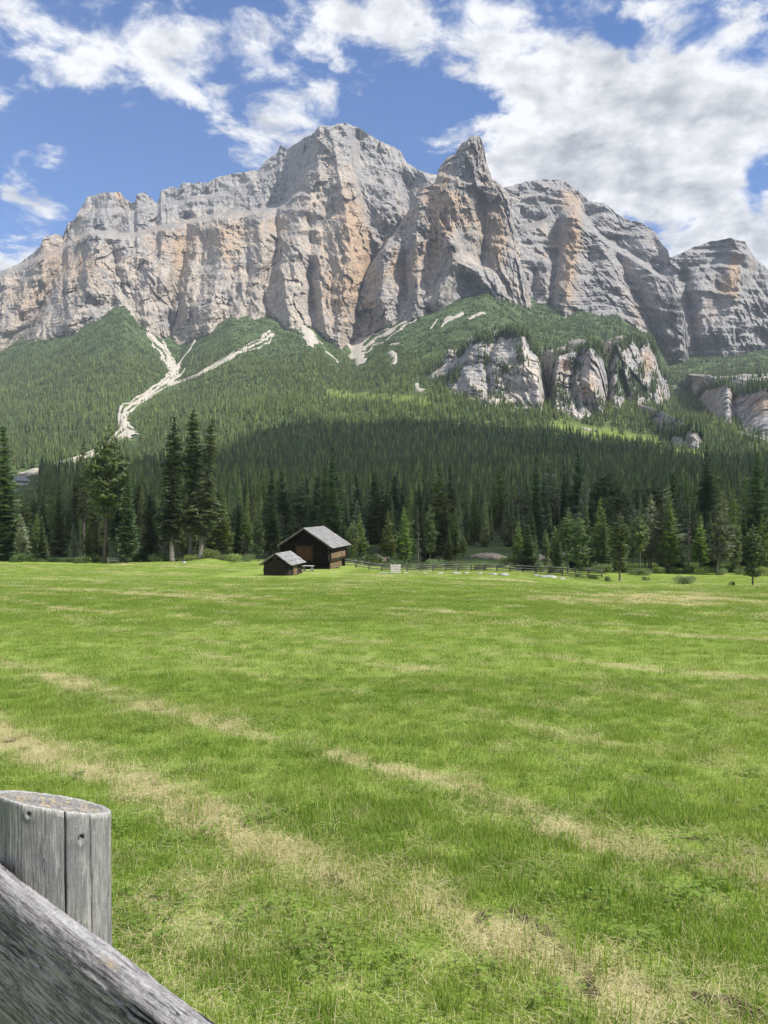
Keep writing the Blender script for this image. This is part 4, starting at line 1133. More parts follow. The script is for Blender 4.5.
barn = hut_root('log_barn', 305.4, 91.6, 'large dark two storey log barn with a grey shingle roof', 'barn')
W, Dp, ZL, ZU, ZR = 2.96, 6.66, 1.0, 2.88, 4.78
m = MB(); m.box((-W + .25, .25, 0), (W - .3, Dp - .2, ZL - .02)); log_wall(m, (-W + .2, .18), (W - .25, .18), 0, ZL, .24, .125, 1); m.build('lower_wall', M_LOG, barn, True)
m = MB(); m.box((-W + .1, .1, ZL), (W - .1, Dp - .1, ZU + .1))
log_wall(m, (-W, 0), (W, 0), ZL, ZU, .22, .118, 2)
n = 9
for k in range(n):                                                       # gable logs shorten towards the ridge
    z = ZU + (ZR - ZU - .25) * (k + .5) / n; hw = W * (1 - (z + .12 - ZU) / (ZR - ZU)) + .05
    m.tube([(-hw, 0, z), (0, .005, z), (hw, 0, z)], .122, 8)
m.prism([(-W + .05, ZU), (W - .05, ZU), (0, ZR - .05)], (1, 0, 0), (0, 0, 1), (0, 1, 0), (0, .1, 0), Dp - .2)
m.build('front_wall', M_LOG, barn, True)
m = MB(); log_wall(m, (W, 0), (W, Dp), ZL, ZU, .22, .118, 3); m.build('side_wall', M_LOGG, barn, True)
m = MB(); log_wall(m, (-W, 0), (-W, Dp), ZL, ZU, .22, .118, 4); m.build('side_wall', M_LOG, barn, True)
m = MB(); log_wall(m, (-W, Dp), (W, Dp), ZL, ZU, .22, .118, 5); m.build('rear_wall', M_LOG, barn, True)
m = MB()
for k, z in enumerate((1.32, 1.56, 1.80)): m.box((W + .13, .35, z), (W + .17, Dp - .5, z + .215))
m.build('side_boards', M_TANWOOD, barn, label='tan boards on the right hand wall')
m = MB()
for k in range(13): m.box((W - .29, 1.15 + k * .36, .05), (W - .22 + .012 * (k % 3), 1.15 + k * .36 + .33, ZL - .06))
m.build('base_boards', M_TANWOOD, barn)
for y in (.12, Dp - .3):
    for x in (W - .08, -W + .08):
        m = MB(); m.box((x - .13, y - .12, 0), (x + .13, y + .14, ZL)); m.build('corner_post', M_LOG, barn)
d = link('double_door', None, barn)
for k in range(2):
    m = MB()
    for j in range(5): m.box((-.95 + k * .9 + j * .174, -.185 - .008 * (j % 2), 1.12), (-.95 + k * .9 + j * .174 + .165, -.13, 2.72))
    m.box((-.93 + k * .9, -.225, 1.35), (-.1 + k * .9, -.198, 1.47)); m.box((-.93 + k * .9, -.225, 2.35), (-.1 + k * .9, -.198, 2.47))
    m.build('door_leaf', M_DOORWOOD, d)
m = MB(); m.box((-1.15, -.2, 2.74), (1.05, -.1, 2.88)); m.box((-1.10, -.2, 1.0), (-.97, -.1, 2.735)); m.box((.87, -.2, 1.0), (1.0, -.1, 2.735)); m.build('door_frame', M_LOGG, d)
m = MB(); m.box((-W - .1, -.42, ZU + .10), (W + .1, -.34, ZU + .2)); m.box((-2.2, -.4, ZL - .1), (2.5, -.13, ZL)); m.build('gable_beam', M_LOG, barn)
EV = .62
ze = ZU - EV * (ZR - ZU) / W
roof_half('roof', M_SHINGLE, barn, W + EV, -.03, ze + .12, ZR + .14, -.75, Dp + .5, 17, 11)
roof_half('roof', M_SHINGLE, barn, -W - EV + .3, .03, ze + .12 + .3 * (ZR - ZU) / W, ZR + .14, -.75, Dp + .5, 17, 12)
for s in (-1, 1):
    m = MB(); m.prism([(.36 * (s < 0), 0), (math.hypot(W + EV, ZR - ze) - .02, 0), (math.hypot(W + EV, ZR - ze) - .02, -.16), (.36 * (s < 0), -.16)], Vector((-s * (W + EV), 0, ZR - ze)).normalized(), Vector((s * (ZR - ze), 0, W + EV)).normalized(), (0, 1, 0), Vector((s * (W + EV), -.72, ze + .12)), .05)
    m.build('barge_board', M_LOGG, barn)
m = MB(); m.tube([(0, -.85, ZR + .17), (0, Dp + .5, ZR + .17)], .07, 8); m.build('ridge_pole', M_GREYWOOD, barn)

shed = hut_root('log_shed', 276.6, 71.5, 'small low log shed with a pale board roof beside the big barn', 'shed')
w2, d2, zu, zr = 1.17, 3.3, 1.18, 1.98
m = MB(); m.box((-w2 + .08, .08, 0), (w2 - .08, d2 - .08, zu)); log_wall(m, (-w2, 0), (w2, 0), 0, zu, .2, .102, 21, .12)
for k in range(4):
    z = zu + (zr - zu - .1) * (k + .5) / 4; hw = w2 * (1 - (z + .08 - zu) / (zr - zu)); m.tube([(-hw, 0, z), (hw, 0, z)], .105, 8)
m.prism([(-w2 + .05, zu), (w2 - .05, zu), (0, zr - .04)], (1, 0, 0), (0, 0, 1), (0, 1, 0), (0, .08, 0), d2 - .16)
m.build('front_wall', M_LOGG, shed, True)
for s in (-1, 1):
    m = MB(); log_wall(m, (s * w2, 0), (s * w2, d2), 0, zu, .2, .102, 22 + s, .12); m.build('side_wall', M_LOGG, shed, True)
m = MB(); log_wall(m, (-w2, d2), (w2, d2), 0, zu, .2, .102, 25, .12); m.build('rear_wall', M_LOG, shed, True)
m = MB(); m.box((w2 + .10, .9, .05), (w2 + .14, 1.9, .95)); m.box((w2 + .142, .95, .3), (w2 + .16, 1.85, .4)); m.build('side_hatch', M_TANWOOD, shed)
for s in (-1, 1):
    roof_half('roof', M_SHINGLE, shed, s * (w2 + .38), -s * .02, zu - .26 + .1, zr + .1, -.42, d2 + .35, 3, 30 + s, .06, .24)
m = MB(); m.prism([(-.5, zr - .28), (.5, zr - .28), (0, zr + .06)], (1, 0, 0), (0, 0, 1), (0, 1, 0), (0, -.16, 0), .05); m.build('gable_board', M_LOGG, shed)

def simple_at(px, d): 
    x = (px - 384) / F * d
    return x, d, float(ground(x, d))
x, y, z = simple_at(308, 84)
t = link('plank_table', None, None, (x, y, z - .03), (0, 0, AX), label='small pale plank table between the log shed and the barn', category='table')
m = MB()
for k in range(3): m.box((-.6, -.36 + k * .245, .62), (.6, -.36 + k * .245 + .235, .67))
m.build('table_top', M_WHITEWOOD, t)
for s in (-1, 1):
    m = MB(); m.box((s * .45 - .05, -.3, 0), (s * .45 + .05, -.2, .618)); m.box((s * .45 - .05, .2, 0), (s * .45 + .05, .3, .618)); m.box((s * .45 - .04, -.2, .3), (s * .45 + .04, .2, .38)); m.build('leg', M_GREYWOOD, t)

# ------------------------------------------------------------------ fence beyond the meadow
fpts = []
for px, dd in ((343, 105), (400, 107), (460, 108), (520, 108), (560, 107), (602, 104)): fpts.append(((px - 384) / F * dd, dd))
fp = np.array(fpts); s_ = np.concatenate([[0], np.cumsum(np.hypot(*np.diff(fp, axis=0).T))])
fx, fy, fz = [float(v_) for v_ in (fp[0][0], fp[0][1], ground(*fp[0]))]
fence = link('log_fence', None, None, (fx, fy, fz), label='long grey post and rail fence between the meadow and the wood', category='fence')
npost = 21
PP = []
for k in range(npost):
    s = s_[-1] * k / (npost - 1); x, y = np.interp(s, s_, fp[:, 0]), np.interp(s, s_, fp[:, 1]); z = float(ground(x, y))
    PP.append(Vector((x - fx, y - fy, z - fz)))
    m = MB(); m.tube([PP[-1] + Vector((0, 0, -.1)), PP[-1] + Vector((random.uniform(-.03, .03), 0, 1.12 + random.uniform(-.05, .1)))], [.085, .075], 7); m.build('post', M_FENCE, fence, True)
for hgt in (.28, .58, .92):
    m = MB()
    for k in range(npost - 1):
        a, b = PP[k] + Vector((-.12, -.12, hgt + random.uniform(-.03, .03))), PP[k + 1] + Vector((.12, -.12, hgt + random.uniform(-.03, .03)))
        m.tube([a, a.lerp(b, .5) + Vector((0, 0, random.uniform(-.03, .02))), b], [.085, .08, .07], 6)
    m.build('rail', M_FENCE, fence, True)

x, y, z = simple_at(395.5, 84)
t = link('slatted_rack', None, None, (x, y, z - .02), (0, 0, R(20)), label='pale slatted wooden rack standing upright at the far edge of the meadow', category='rack')
for k in range(5):
    m = MB(); m.box((-.6, -.05, .10 + k * .19), (.6, -.02, .10 + k * .19 + .15)); m.build('slat', M_WHITEWOOD, t)
for s in (-.5, 0, .5):
    m = MB(); m.box((s - .04, -.018, 0), (s + .04, .06, 1.06)); m.build('upright', M_WHITEWOOD, t)
for s in (-.5, .5):
    m = MB(); m.tube([(s, .04, .8), (s, .55, 0)], .03, 6); m.build('brace', M_WHITEWOOD, t)

def stone(name, px, d, sx, sy, sz, seed, mt, label=None, kind=None, group=None, cat='stone', sub=3):
    bm = bmesh.new(); bmesh.ops.create_icosphere(bm, subdivisions=sub, radius=1)
    co = np.array([v_.co for v_ in bm.verts])
    n_ = 1 + .30 * fbm(co[:, 0] * 1.3 + seed, co[:, 1] * 1.3, co[:, 2] * 1.3, 3, seed)
    for v_, q in zip(bm.verts, n_): v_.co = Vector((v_.co.x * sx, v_.co.y * sy, max(v_.co.z, -.35) * sz)) * q
    me = bpy.data.meshes.new(name); bm.to_mesh(me); bm.free(); me.materials.append(mt)
    me.polygons.foreach_set('use_smooth', [True] * len(me.polygons))
    x, y, z = simple_at(px, d)
    o = link(name, me, None, (x, y, z + .02), (0, 0, seed * .7))
    if kind: o['kind'] = kind
    if label: o['label'] = label
    if not kind: o['category'] = cat
    if group: o['group'] = group
    return o
STN = [(383, 83, 1.0, .75, .09, 'flat white slab lying left of the pale slatted rack'), (406, 83, .35, .3, .17, 'white boulder just right of the pale slatted rack'), (425, 82, .25, .3, .12, None), (440, 81, .4, .3, .16, None), (457, 80, .7, .5, .14, 'long flat white boulder in front of the middle of the log fence'),
       (467, 79, .3, .3, .15, None), (480, 79, .25, .25, .12, None), (494, 77, .35, .3, .17, None), (504, 76, .75, .5, .24, 'biggest white boulder in the row, in front of the gravel bank'), (537, 82, .35, .3, .16, None), (548, 80, .95, .6, .24, 'broad white boulder below the pair of pines at the fence end'), (562, 79, .4, .3, .15, None), (184, 107, .3, .3, .25, 'white boulder on the grass hump under the tall trio')]
for k, (px, d, sx, sy, sz, lab) in enumerate(STN):
    stone('boulder', px, d, sx, sy, sz, 3 + k, M_STONE, lab or 'small white boulder in the row in front of the log fence', None, None if lab else 'small white boulders in front of the log fence', 'boulder')
stone('gravel_bank', 490, 144, 5.0, 3.0, .85, 61, M_GRAVEL, None, 'structure', sub=4)
stone('gravel_bank', 556, 146, 8.0, 5, .9, 62, M_GRAVEL, None, 'structure', sub=4)
stone('gravel_bank', 375, 136, 2.6, 2.4, 1.0, 63, M_GRAVEL, None, 'structure', sub=4)
stone('gravel_bank', 574, 150, 5.5, 4, 1.4, 64, M_SCREE, None, 'structure', sub=4)

x, y, z = simple_at(113.5, 114)
t = link('bench', None, None, (x, y, z), (0, 0, R(4)), label='grey wooden bench between two trunks at the left wood edge', category='bench')
m = MB(); m.box((-.95, -.2, .40), (.95, -.01, .46)); m.box((-.95, .01, .40), (.95, .2, .46)); m.build('seat', M_GREYWOOD, t)
m = MB(); m.box((-.95, .22, .62), (.95, .26, .80)); m.build('backrest', M_GREYWOOD, t)
for s in (-1, 1):
    m = MB(); m.box((s * .7 - .06, -.17, 0), (s * .7 + .06, .17, .398)); m.box((s * .7 - .04, .18, 0), (s * .7 + .04, .218, .8)); m.build('leg', M_GREYWOOD, t)

# chalet on the far left slope
cd = hit(23, 485, 300)
x, y, z = simple_at(24, cd)
k = cd / 600
t = link('chalet', None, None, (x, y, z - .5), (0, 0, R(78)), label='distant white chalet with a brown gable on the left slope', category='house')
m = MB(); m.box((-9 * k, 0, 0), (5.5 * k, 9 * k, 4.2 * k)); m.build('wall', M_PLASTER, t)
m = MB(); m.prism([(0, 4.21 * k), (9 * k, 4.21 * k), (4.5 * k, 7.2 * k)], (0, 1, 0), (0, 0, 1), (1, 0, 0), (-8.8 * k, 0, 0), 14.1 * k); m.build('gable', M_LOG, t)
for s in (-1, 1):
    m = MB(); m.prism([(0, 0), (5.9 * k, 3.95 * k), (5.9 * k, 4.25 * k), (0, .3 * k)], (0, -s, 0), (0, 0, 1), (1, 0, 0), (-10 * k, 4.5 * k + s * 5.9 * k, 3.45 * k), 16.5 * k); m.build('roof', M_SHINGLE, t)
for j in range(4):
    m = MB(); m.box((-9.1 * k, 1.0 * k + j * 2 * k, 1.4 * k), (-8.95 * k, 2.0 * k + j * 2 * k, 2.9 * k)); m.build('window', M_GLASS, t)

# bushes
def bush_mesh(seed, n, leaf=.06, mt=None):
    q = random.Random(seed); V, Fc = [], []
    lob = [(q.uniform(-.6, .6), q.uniform(-.6, .6), q.uniform(.2, .6), q.uniform(.3, .5)) for _ in range(7)]
    for _ in range(n):
        l = q.choice(lob); d = Vector((q.gauss(0, 1), q.gauss(0, 1), q.gauss(.2, 1))).normalized() * l[3] * q.random()**.4
        c = Vector((l[0], l[1], max(.02, l[2])) ) + d
        if c.z < 0: c.z = q.uniform(0, .1)
        a, b = [Vector((q.gauss(0, 1), q.gauss(0, 1), q.gauss(0, 1))).normalized() * leaf * q.uniform(.6, 1.5) for _ in range(2)]
        k = len(V); V += [tuple(c), tuple(c + a), tuple(c + a * .5 + b), tuple(c - a * .3 + b * .6)]; Fc.append((k, k+1, k+2, k+3))
    for l in lob:
        k = len(V); V += [(l[0] * .2, l[1] * .2, 0), (l[0] * .2 + .02, l[1] * .2, 0), (l[0], l[1], l[2])]; Fc.append((k, k+1, k+2))
    return new_mesh('bush', V, Fc, False, mt or M_BUSH)
BM = [bush_mesh(1, 2600, .05, M_PINE), bush_mesh(2, 1600, .07), bush_mesh(3, 1600, .07, M_LARCH)]
BUSH = [(681, 79, 1.7, .95, 0, 'low round grey green bush in the meadow before the broad layered larch'), (609, 84, .55, .7, 0, 'small bush beside the bare trunked pine on the meadow edge'), (732, 73, .35, .7, 0, 'tiny bush left of the lone young pine'),
        (647, 100, .7, .6, 0, 'small dark bush behind the low round bush'), (590, 97, 1.2, .8, 1, 'leafy bush right of the end of the log fence'), (575, 99, 1.1, .9, 0, 'dark bush at the foot of the pair of pines'),
        (212, 113, 1.6, 1.6, 2, 'pale green bush on the hump under the leaning conifer'), (233, 114, 1.6, 1.5, 2, 'light green bush right of the tall trio'), (375, 121, 2.0, 2.2, 2, 'round pale bush in front of the gravel patch right of the barn'),
        (22, 118, 1.8, 1.6, 1, 'light bush at the wood edge right of the leftmost spruce'), (155, 117, 1.7, 1.6, 1, 'green bush left of the tall trio'), (510, 128, 2.6, 1.6, 2, 'light green bush between gravel bank and rounded spruce')]
for px, d, sw, sh, k, lab in BUSH:
    x, y, z = simple_at(px, d)
    o = link('bush', BM[k], None, (x, y, z - .05), (0, 0, px), label=lab, category='bush'); o.scale = (sw, sw, sh)
for lo, hi, lab, n_ in ((20, 255, 'low green bush along the shaded edge of the left wood', 16), (350, 560, 'low green bush on the bank behind the log fence', 14), (600, 775, 'low green bush under the trees of the right wood edge', 20)):
    for j in range(n_):
        px = lo + (hi - lo) * (j + random.uniform(.1, .9)) / n_; d = random.uniform(117, 121) if lo < 300 else (random.uniform(111, 122) if lo < 600 else random.uniform(114, 124))
        x, y, z = simple_at(px, d)
        o = link('bush', BM[random.choice((0, 1, 2, 1))], None, (x, y, z - .05), (0, 0, random.uniform(0, 6)), label=lab, category='bush', group=lab.replace('low green bush', 'low green bushes'))
        s = random.uniform(1.0, 2.2); o.scale = (s, s, s * random.uniform(.6, .9))

# ------------------------------------------------------------------ weathered fence in the foreground
def oldwood_b(vertical):
    def b(nt):
        at_ = nt.attr
        g, g2, crack, pale = at_('grain'), at_('grain2'), at_('crack'), at_('pale')
        o = nt.obj()
        st = lambda a, b: (b, b, a) if vertical else (a, b, b)
        n1 = nt.noise(nt.scale(o, st(4, 90)), 1, 9, .74, .15)
        n2 = nt.noise(nt.scale(o, st(3, 11)), 1, 6, .62)
        n3 = nt.noise(nt.scale(o, st(24, 430)), 1, 7, .78)
        n4 = nt.noise(nt.scale(o, st(2.2, 34)), 1, 4, .6, .2)
        n5 = nt.noise(nt.scale(o, st(5, 16)), 1, 4, .6)
        n6 = nt.noise(nt.scale(o, (140, 140, 140)), 1, 5, .8)
        n7 = nt.noise(nt.scale(o, st(7, 60) if vertical else st(10, 135)), 1, 8, .70, .12)
        if vertical:
            c = nt.mix(nt.ramp(n3, .38, .62), (.150, .149, .147), (.325, .318, .305))
            c = nt.mix(nt.math('MULTIPLY', nt.ramp(n2, .48, .60), .62), c, (.135, .137, .143))
            c = nt.mix(nt.math('MULTIPLY', nt.ramp(n7, .55, .62), .55), c, (.40, .385, .36))
            c = nt.mix(nt.math('MULTIPLY', nt.ramp(n7, .42, .36), .55), c, (.085, .085, .087))
        else:
            c = nt.mix(nt.ramp(n3, .40, .60), (.085, .077, .077), (.325, .298, .296))
            c = nt.mix(nt.math('MULTIPLY', nt.ramp(n7, .53, .57), .75), c, (.405, .376, .374))
            c = nt.mix(nt.math('MULTIPLY', nt.ramp(n7, .47, .40), .75), c, (.070, .067, .066))
        c = nt.mix(nt.math('MULTIPLY', nt.ramp(n6, .56, .68), .45), c, (.45, .44, .42))
        c = nt.mix(nt.math('MULTIPLY', nt.ramp(n6, .42, .32), .45), c, (.06, .06, .06))
        c = nt.mix(nt.math('MULTIPLY', nt.ramp(nt.math('ADD', pale, nt.math('MULTIPLY', nt.math('SUBTRACT', n1, .5), 1.6)), .35, .75), .8), c, nt.mix(nt.ramp(n6, .35, .65), (.30, .295, .285), (.52, .51, .49)))
        c = nt.mix(nt.math('MULTIPLY', nt.ramp(at_('ochre'), .2, .8), nt.ramp(n6, .35, .6)), c, (.40, .31, .18))
        # drying cracks: thin dark lines that follow the grain and come and go
        ln = nt.math('ABSOLUTE', nt.math('SUBTRACT', n4, .5))
        ln = nt.math('MULTIPLY', nt.ramp(ln, .010, .0015), nt.ramp(n5, .50, .40))
        crack2 = nt.math('MULTIPLY', ln, .55 if vertical else .85)
        call = nt.math('MAXIMUM', nt.ramp(crack, .35, .8), crack2)
        c = nt.mix(call, c, (.020, .019, .019))
        h = nt.math('ADD', n7, nt.math('MULTIPLY', n3, .7))
        h = nt.math('SUBTRACT', h, nt.math('MULTIPLY', crack2, .8))
        return c, nt.bump(h, .8, .003)
    return b
M_POST = mat('weathered_post', oldwood_b(True), .85, .2)
M_RAIL = mat('weathered_rail', oldwood_b(False), .85, .2)

Dpost = 1.40
pxc, pyc = (53.5 - 384) / F * Dpost, Dpost
rad = 53.5 / F * Dpost
zc = EYE - (804.6 - 503) / F * Dpost
g0 = float(ground(pxc, pyc))
fence2 = link('wooden_fence', None, None, (pxc, pyc, g0), label='weathered grey fence of a round post and a broad rail in the left foreground', category='fence')
NA, NH = 520, 300
A = np.linspace(-math.pi, math.pi, NA, endpoint=False)            # angle 0 faces the camera
Hh = np.concatenate([np.linspace(-.15, .55, 40)[:-1], np.linspace(.55, 1.0, NH)])
Hh = Hh / Hh[-1]
base_ang = math.atan2(-pyc, -pxc)
AA, HH = np.meshgrid(A, Hh)
vx, vy = np.cos(AA + base_ang), np.sin(AA + base_ang)
topz = (zc - g0) - .21 * vx * rad - .326 * vy * rad
flare = 1 + .035 * np.clip(.9 - HH, 0, 1) + .012 * np.sin(AA * 3 + 1)
grain = fbm(AA * 26, HH * 2.2, 0, 4, 601)
Zp = HH * (topz + .0035 * fbm(AA * 5, 0, 0, 4, 607) * sstep(.9, 1, HH) + .0015 * perlin(AA * 45, 0, 0, 608) * sstep(.98, 1, HH))
rr_ = rad * flare + .0008 * grain + .0007 * fbm(AA * 70, HH * 9, 0, 3, 606) + .0025 * perlin(AA * 1.3, HH * 3, 0, 605)
crack = np.zeros_like(AA)
def ang_of_px(p):   # angle on the post for a picture column
    return math.asin(max(-1, min(1, (p - 53.5) / 54)))
for p0, z1, wd, dp, sd in ((62, .30, .0012, .010, 1), (86, .10, .0014, .012, 2), (9, .60, .0009, .004, 3), (105, .45, .0016, .006, 5)):
    a0 = ang_of_px(p0) + .030 * fbm(HH * 3.1, sd * 9.7, 0, 3, 611) + (.05 * (1 - HH) if p0 > 50 else 0)
    wd_ = wd * (.5 + .8 * np.clip(.5 + perlin(HH * 14, sd, 0, 615), 0, 1)) * sstep(z1 - .05, z1 + .12, HH)
    dd = np.abs(AA - a0) * rad
    c_ = np.exp(-(dd / (wd_ + 1e-6))**2) * (wd_ > wd * .1)
    rr_ = rr_ - dp * c_; crack = np.maximum(crack, c_)
for p0, row, rk in ((76, 848, .0085), (31, 816, .0055), (95, 818, .0045)):
    a0 = ang_of_px(p0); zk = EYE - (row - 503) / F * (Dpost - rad) - g0
    dd = np.hypot((AA - a0) * rad, (Zp - zk) * .85)
    rr_ = rr_ + .004 * np.exp(-(dd / (rk * 1.7))**2) - .007 * np.exp(-((dd) / (rk * .62))**2)
    crack = np.maximum(crack, .85 * np.exp(-((dd - rk * .45) / (rk * .38))**2) * (.5 + .5 * np.sign(Zp - zk + .2 * rk)))
PXv, PYv = vx * rr_, vy * rr_
# rounded rim and the rough sawn top
rings = [(1.0, 0, 0)]
XX, YY, ZZ = [PXv], [PYv], [Zp]
GR, CR, PA, OC = [grain * .5 + .5], [crack], [np.clip(.25 * perlin(AA * 3, HH * 5, 0, 620) + .7 * np.exp(-((HH - 1) / .008)**2), 0, 1)], [np.zeros_like(AA)]
for k, f in enumerate(np.concatenate([[.985, .965], np.linspace(.93, 0.0, 46)])):
    x_, y_ = PXv[-1] * f, PYv[-1] * f
    z_ = (zc - g0) - .21 * x_ - .326 * y_ + (.0015 if k < 2 else 0) + .0035 * fbm(x_ * 90, y_ * 90, 0, 3, 631) * (1 if k > 2 else .3) + .002 * np.sin(f * 60)
    XX.append(x_[None]); YY.append(y_[None]); ZZ.append(z_[None])
    ck = np.clip(1.6 * ridged(x_ * 45, y_ * 45, 0, 2, 633) - 1.0, 0, 1) * .5
    GR.append((fbm(x_ * 120, y_ * 120, 0, 3, 634) * .6 + .5)[None]); CR.append(ck[None] * (f < .9)); PA.append(np.full((1, NA), .75 if k < 3 else .28)); OC.append(((.9 if 2 < k else 0) * np.clip(.4 + fbm(x_ * 60, y_ * 60, 5, 3, 635), 0, 1))[None])
XX, YY, ZZ = np.vstack(XX), np.vstack(YY), np.vstack(ZZ)
pm = grid_mesh('post', XX[:, ::-1], YY[:, ::-1], ZZ[:, ::-1], M_POST, True, True, dict(grain=np.vstack(GR)[:, ::-1], grain2=np.vstack(GR)[:, ::-1], crack=np.vstack(CR)[:, ::-1], pale=np.vstack(PA)[:, ::-1], ochre=np.vstack(OC)[:, ::-1]))
link('post', pm, fence2, label='round grey post with vertical cracks and a slanting sawn top')

# the rail: a thick half log; its upper back edge touches the post
drop = .615
def on_drop(px, row, dz):
    dd = dz / ((row - 503) / F)
    return Vector(((px - 384) / F * dd, dd, EYE - dz))
Pa, Pb = on_drop(0, 866, drop), on_drop(212, 1024, drop)
dr = (Pb - Pa).normalized()
nb = Vector((dr.y, -dr.x, 0)); nb = nb if nb.y < 0 else -nb       # towards the camera side
nb = Vector((-abs(dr.y), -abs(dr.x), 0)).normalized()
P0 = Pa - dr * 1.9
Ltot = 1.9 + (Pb - Pa).length + .38
NL, NC = 1100, 220
# cross-section (s towards camera, h up), walked from the top back edge over the top, down the face, round the bottom and up the back
sec = [(0, -.003), (.003, 0), (.020, .001), (.027, -.003), (.033, -.012), (.037, -.030), (.042, -.075), (.045, -.125), (.045, -.165), (.041, -.188), (.031, -.200), (.015, -.205), (.004, -.200), (0, -.188), (0, -.1)]
sec = np.array(sec + [sec[0]]); ls = np.concatenate([[0], np.cumsum(np.hypot(*np.diff(sec, axis=0).T))]); per = ls[-1]
tt = np.linspace(0, per, NC)
S0, H0 = np.interp(tt, ls, sec[:, 0]), np.interp(tt, ls, sec[:, 1])
nx_ = np.gradient(H0); ny_ = -np.gradient(S0); nl = np.hypot(nx_, ny_) + 1e-9; nx_, ny_ = -nx_ / nl, -ny_ / nl
xl = np.linspace(0, Ltot, NL)[:, None]; tl_ = tt[None, :]
wv = .012 * perlin(xl * 2.2, 0, 0, 640) + .004 * perlin(xl * 9, 0, 0, 641)
tw = tl_ + wv + .02 * (xl - 1.9) * .3
grain = fbm(xl * 4, tw * 190, 0, 4, 642)
coarse = ridged(xl * 2.0, tw * 40, 0, 3, 643)
face = sstep(.03, .045, tl_) * (1 - sstep(.24, .26, tl_))
ck = np.clip((ridged(xl * 1.6, tw * 30, 3.3, 2, 644) - .62) / .25, 0, 1) * np.clip(.3 + 1.6 * perlin(xl * 5, tw * 22, 0, 645), 0, 1)
ck2 = np.clip((ridged(xl * 3.5, tw * 85, 7.3, 2, 646) - .66) / .2, 0, 1) * np.clip(.2 + 1.5 * perlin(xl * 9, tw * 30, 0, 647), 0, 1)
top_ = 1 - sstep(.028, .037, tl_ + .006 * perlin(xl * 14, 0, 3, 651))
crack = np.clip(.15 * ck + .80 * ck2, 0, 1) * (1 - .75 * top_)
disp = .0012 * grain + .003 * coarse * face - .0018 * ck - .0030 * ck2 + .004 * perlin(xl * 3, tl_ * 14, 0, 648) + .0012 * fbm(xl * 40, tl_ * 90, 0, 3, 653)
pale = .62 * top_ + face * (.75 * np.clip(perlin(xl * 5.5, tw * 30, 1, 650) * 1.9 - .4, 0, 1)) + .4 * sstep(.18, .22, tl_) - .05
och = .7 * top_ * np.exp(-((xl - 1.9 - .40) / .03)**2) * np.exp(-((tl_ - .026) / .006)**2)
SS, HHs = S0[None] + nx_[None] * disp, H0[None] + ny_[None] * disp
HHs = HHs + wv * .25
# local frame: x along the rail so that the grain runs with it
Mx = Matrix((( dr.x, nb.x, 0), (dr.y, nb.y, 0), (0, 0, 1)))
sg = 1 if Mx.determinant() > 0 else -1
Xr, Yr, Zr = xl + 0 * SS, SS, HHs
cap = lambda a: np.vstack([a[:1] * 0 + a[:1].mean(), a, a[-1:] * 0 + a[-1:].mean()])
Xc = np.vstack([Xr[:1], Xr, Xr[-1:]]); Yc, Zc_ = cap(Yr), cap(Zr)
ex = lambda a: np.vstack([a[:1], a, a[-1:]])
arr = [Xc, Yc, Zc_, ex(np.broadcast_to(grain, Xr.shape) * .5 + .5), ex(crack + 0 * Xr), ex(np.clip(pale, 0, 1) + 0 * Xr), ex(och + 0 * Xr)]
arr = [a[:, ::-1] for a in arr] if sg > 0 else arr
rm = grid_mesh('rail', arr[0], arr[1] * sg, arr[2], M_RAIL, True, False, dict(grain=arr[3], grain2=arr[3], crack=arr[4], pale=arr[5], ochre=arr[6]))
bm = bmesh.new(); bm.from_mesh(rm); bmesh.ops.remove_doubles(bm, verts=bm.verts, dist=1e-5); bmesh.ops.recalc_face_normals(bm, faces=bm.faces); bm.to_mesh(rm); bm.free()
link('rail', rm, fence2, (P0.x - pxc, P0.y - pyc, P0.z - g0), (0, 0, math.atan2(dr.y, dr.x)), label='broad weathered half log rail in front of the post')

# ------------------------------------------------------------------ light
SEL, SAZ = R(50), R(115)         # elevation; azimuth clockwise from the view direction (+Y)
SD = Vector((math.sin(SAZ) * math.cos(SEL), math.cos(SAZ) * math.cos(SEL), math.sin(SEL)))
sun = bpy.data.lights.new('sun', 'SUN'); sun.energy = 4.6; sun.angle = R(.53); sun.color = (1, .96, .89)
so = bpy.data.objects.new('sun', sun); COL.objects.link(so)
so.rotation_euler = (-SD).to_track_quat('-Z', 'Y').to_euler(); so.location = SD * 100

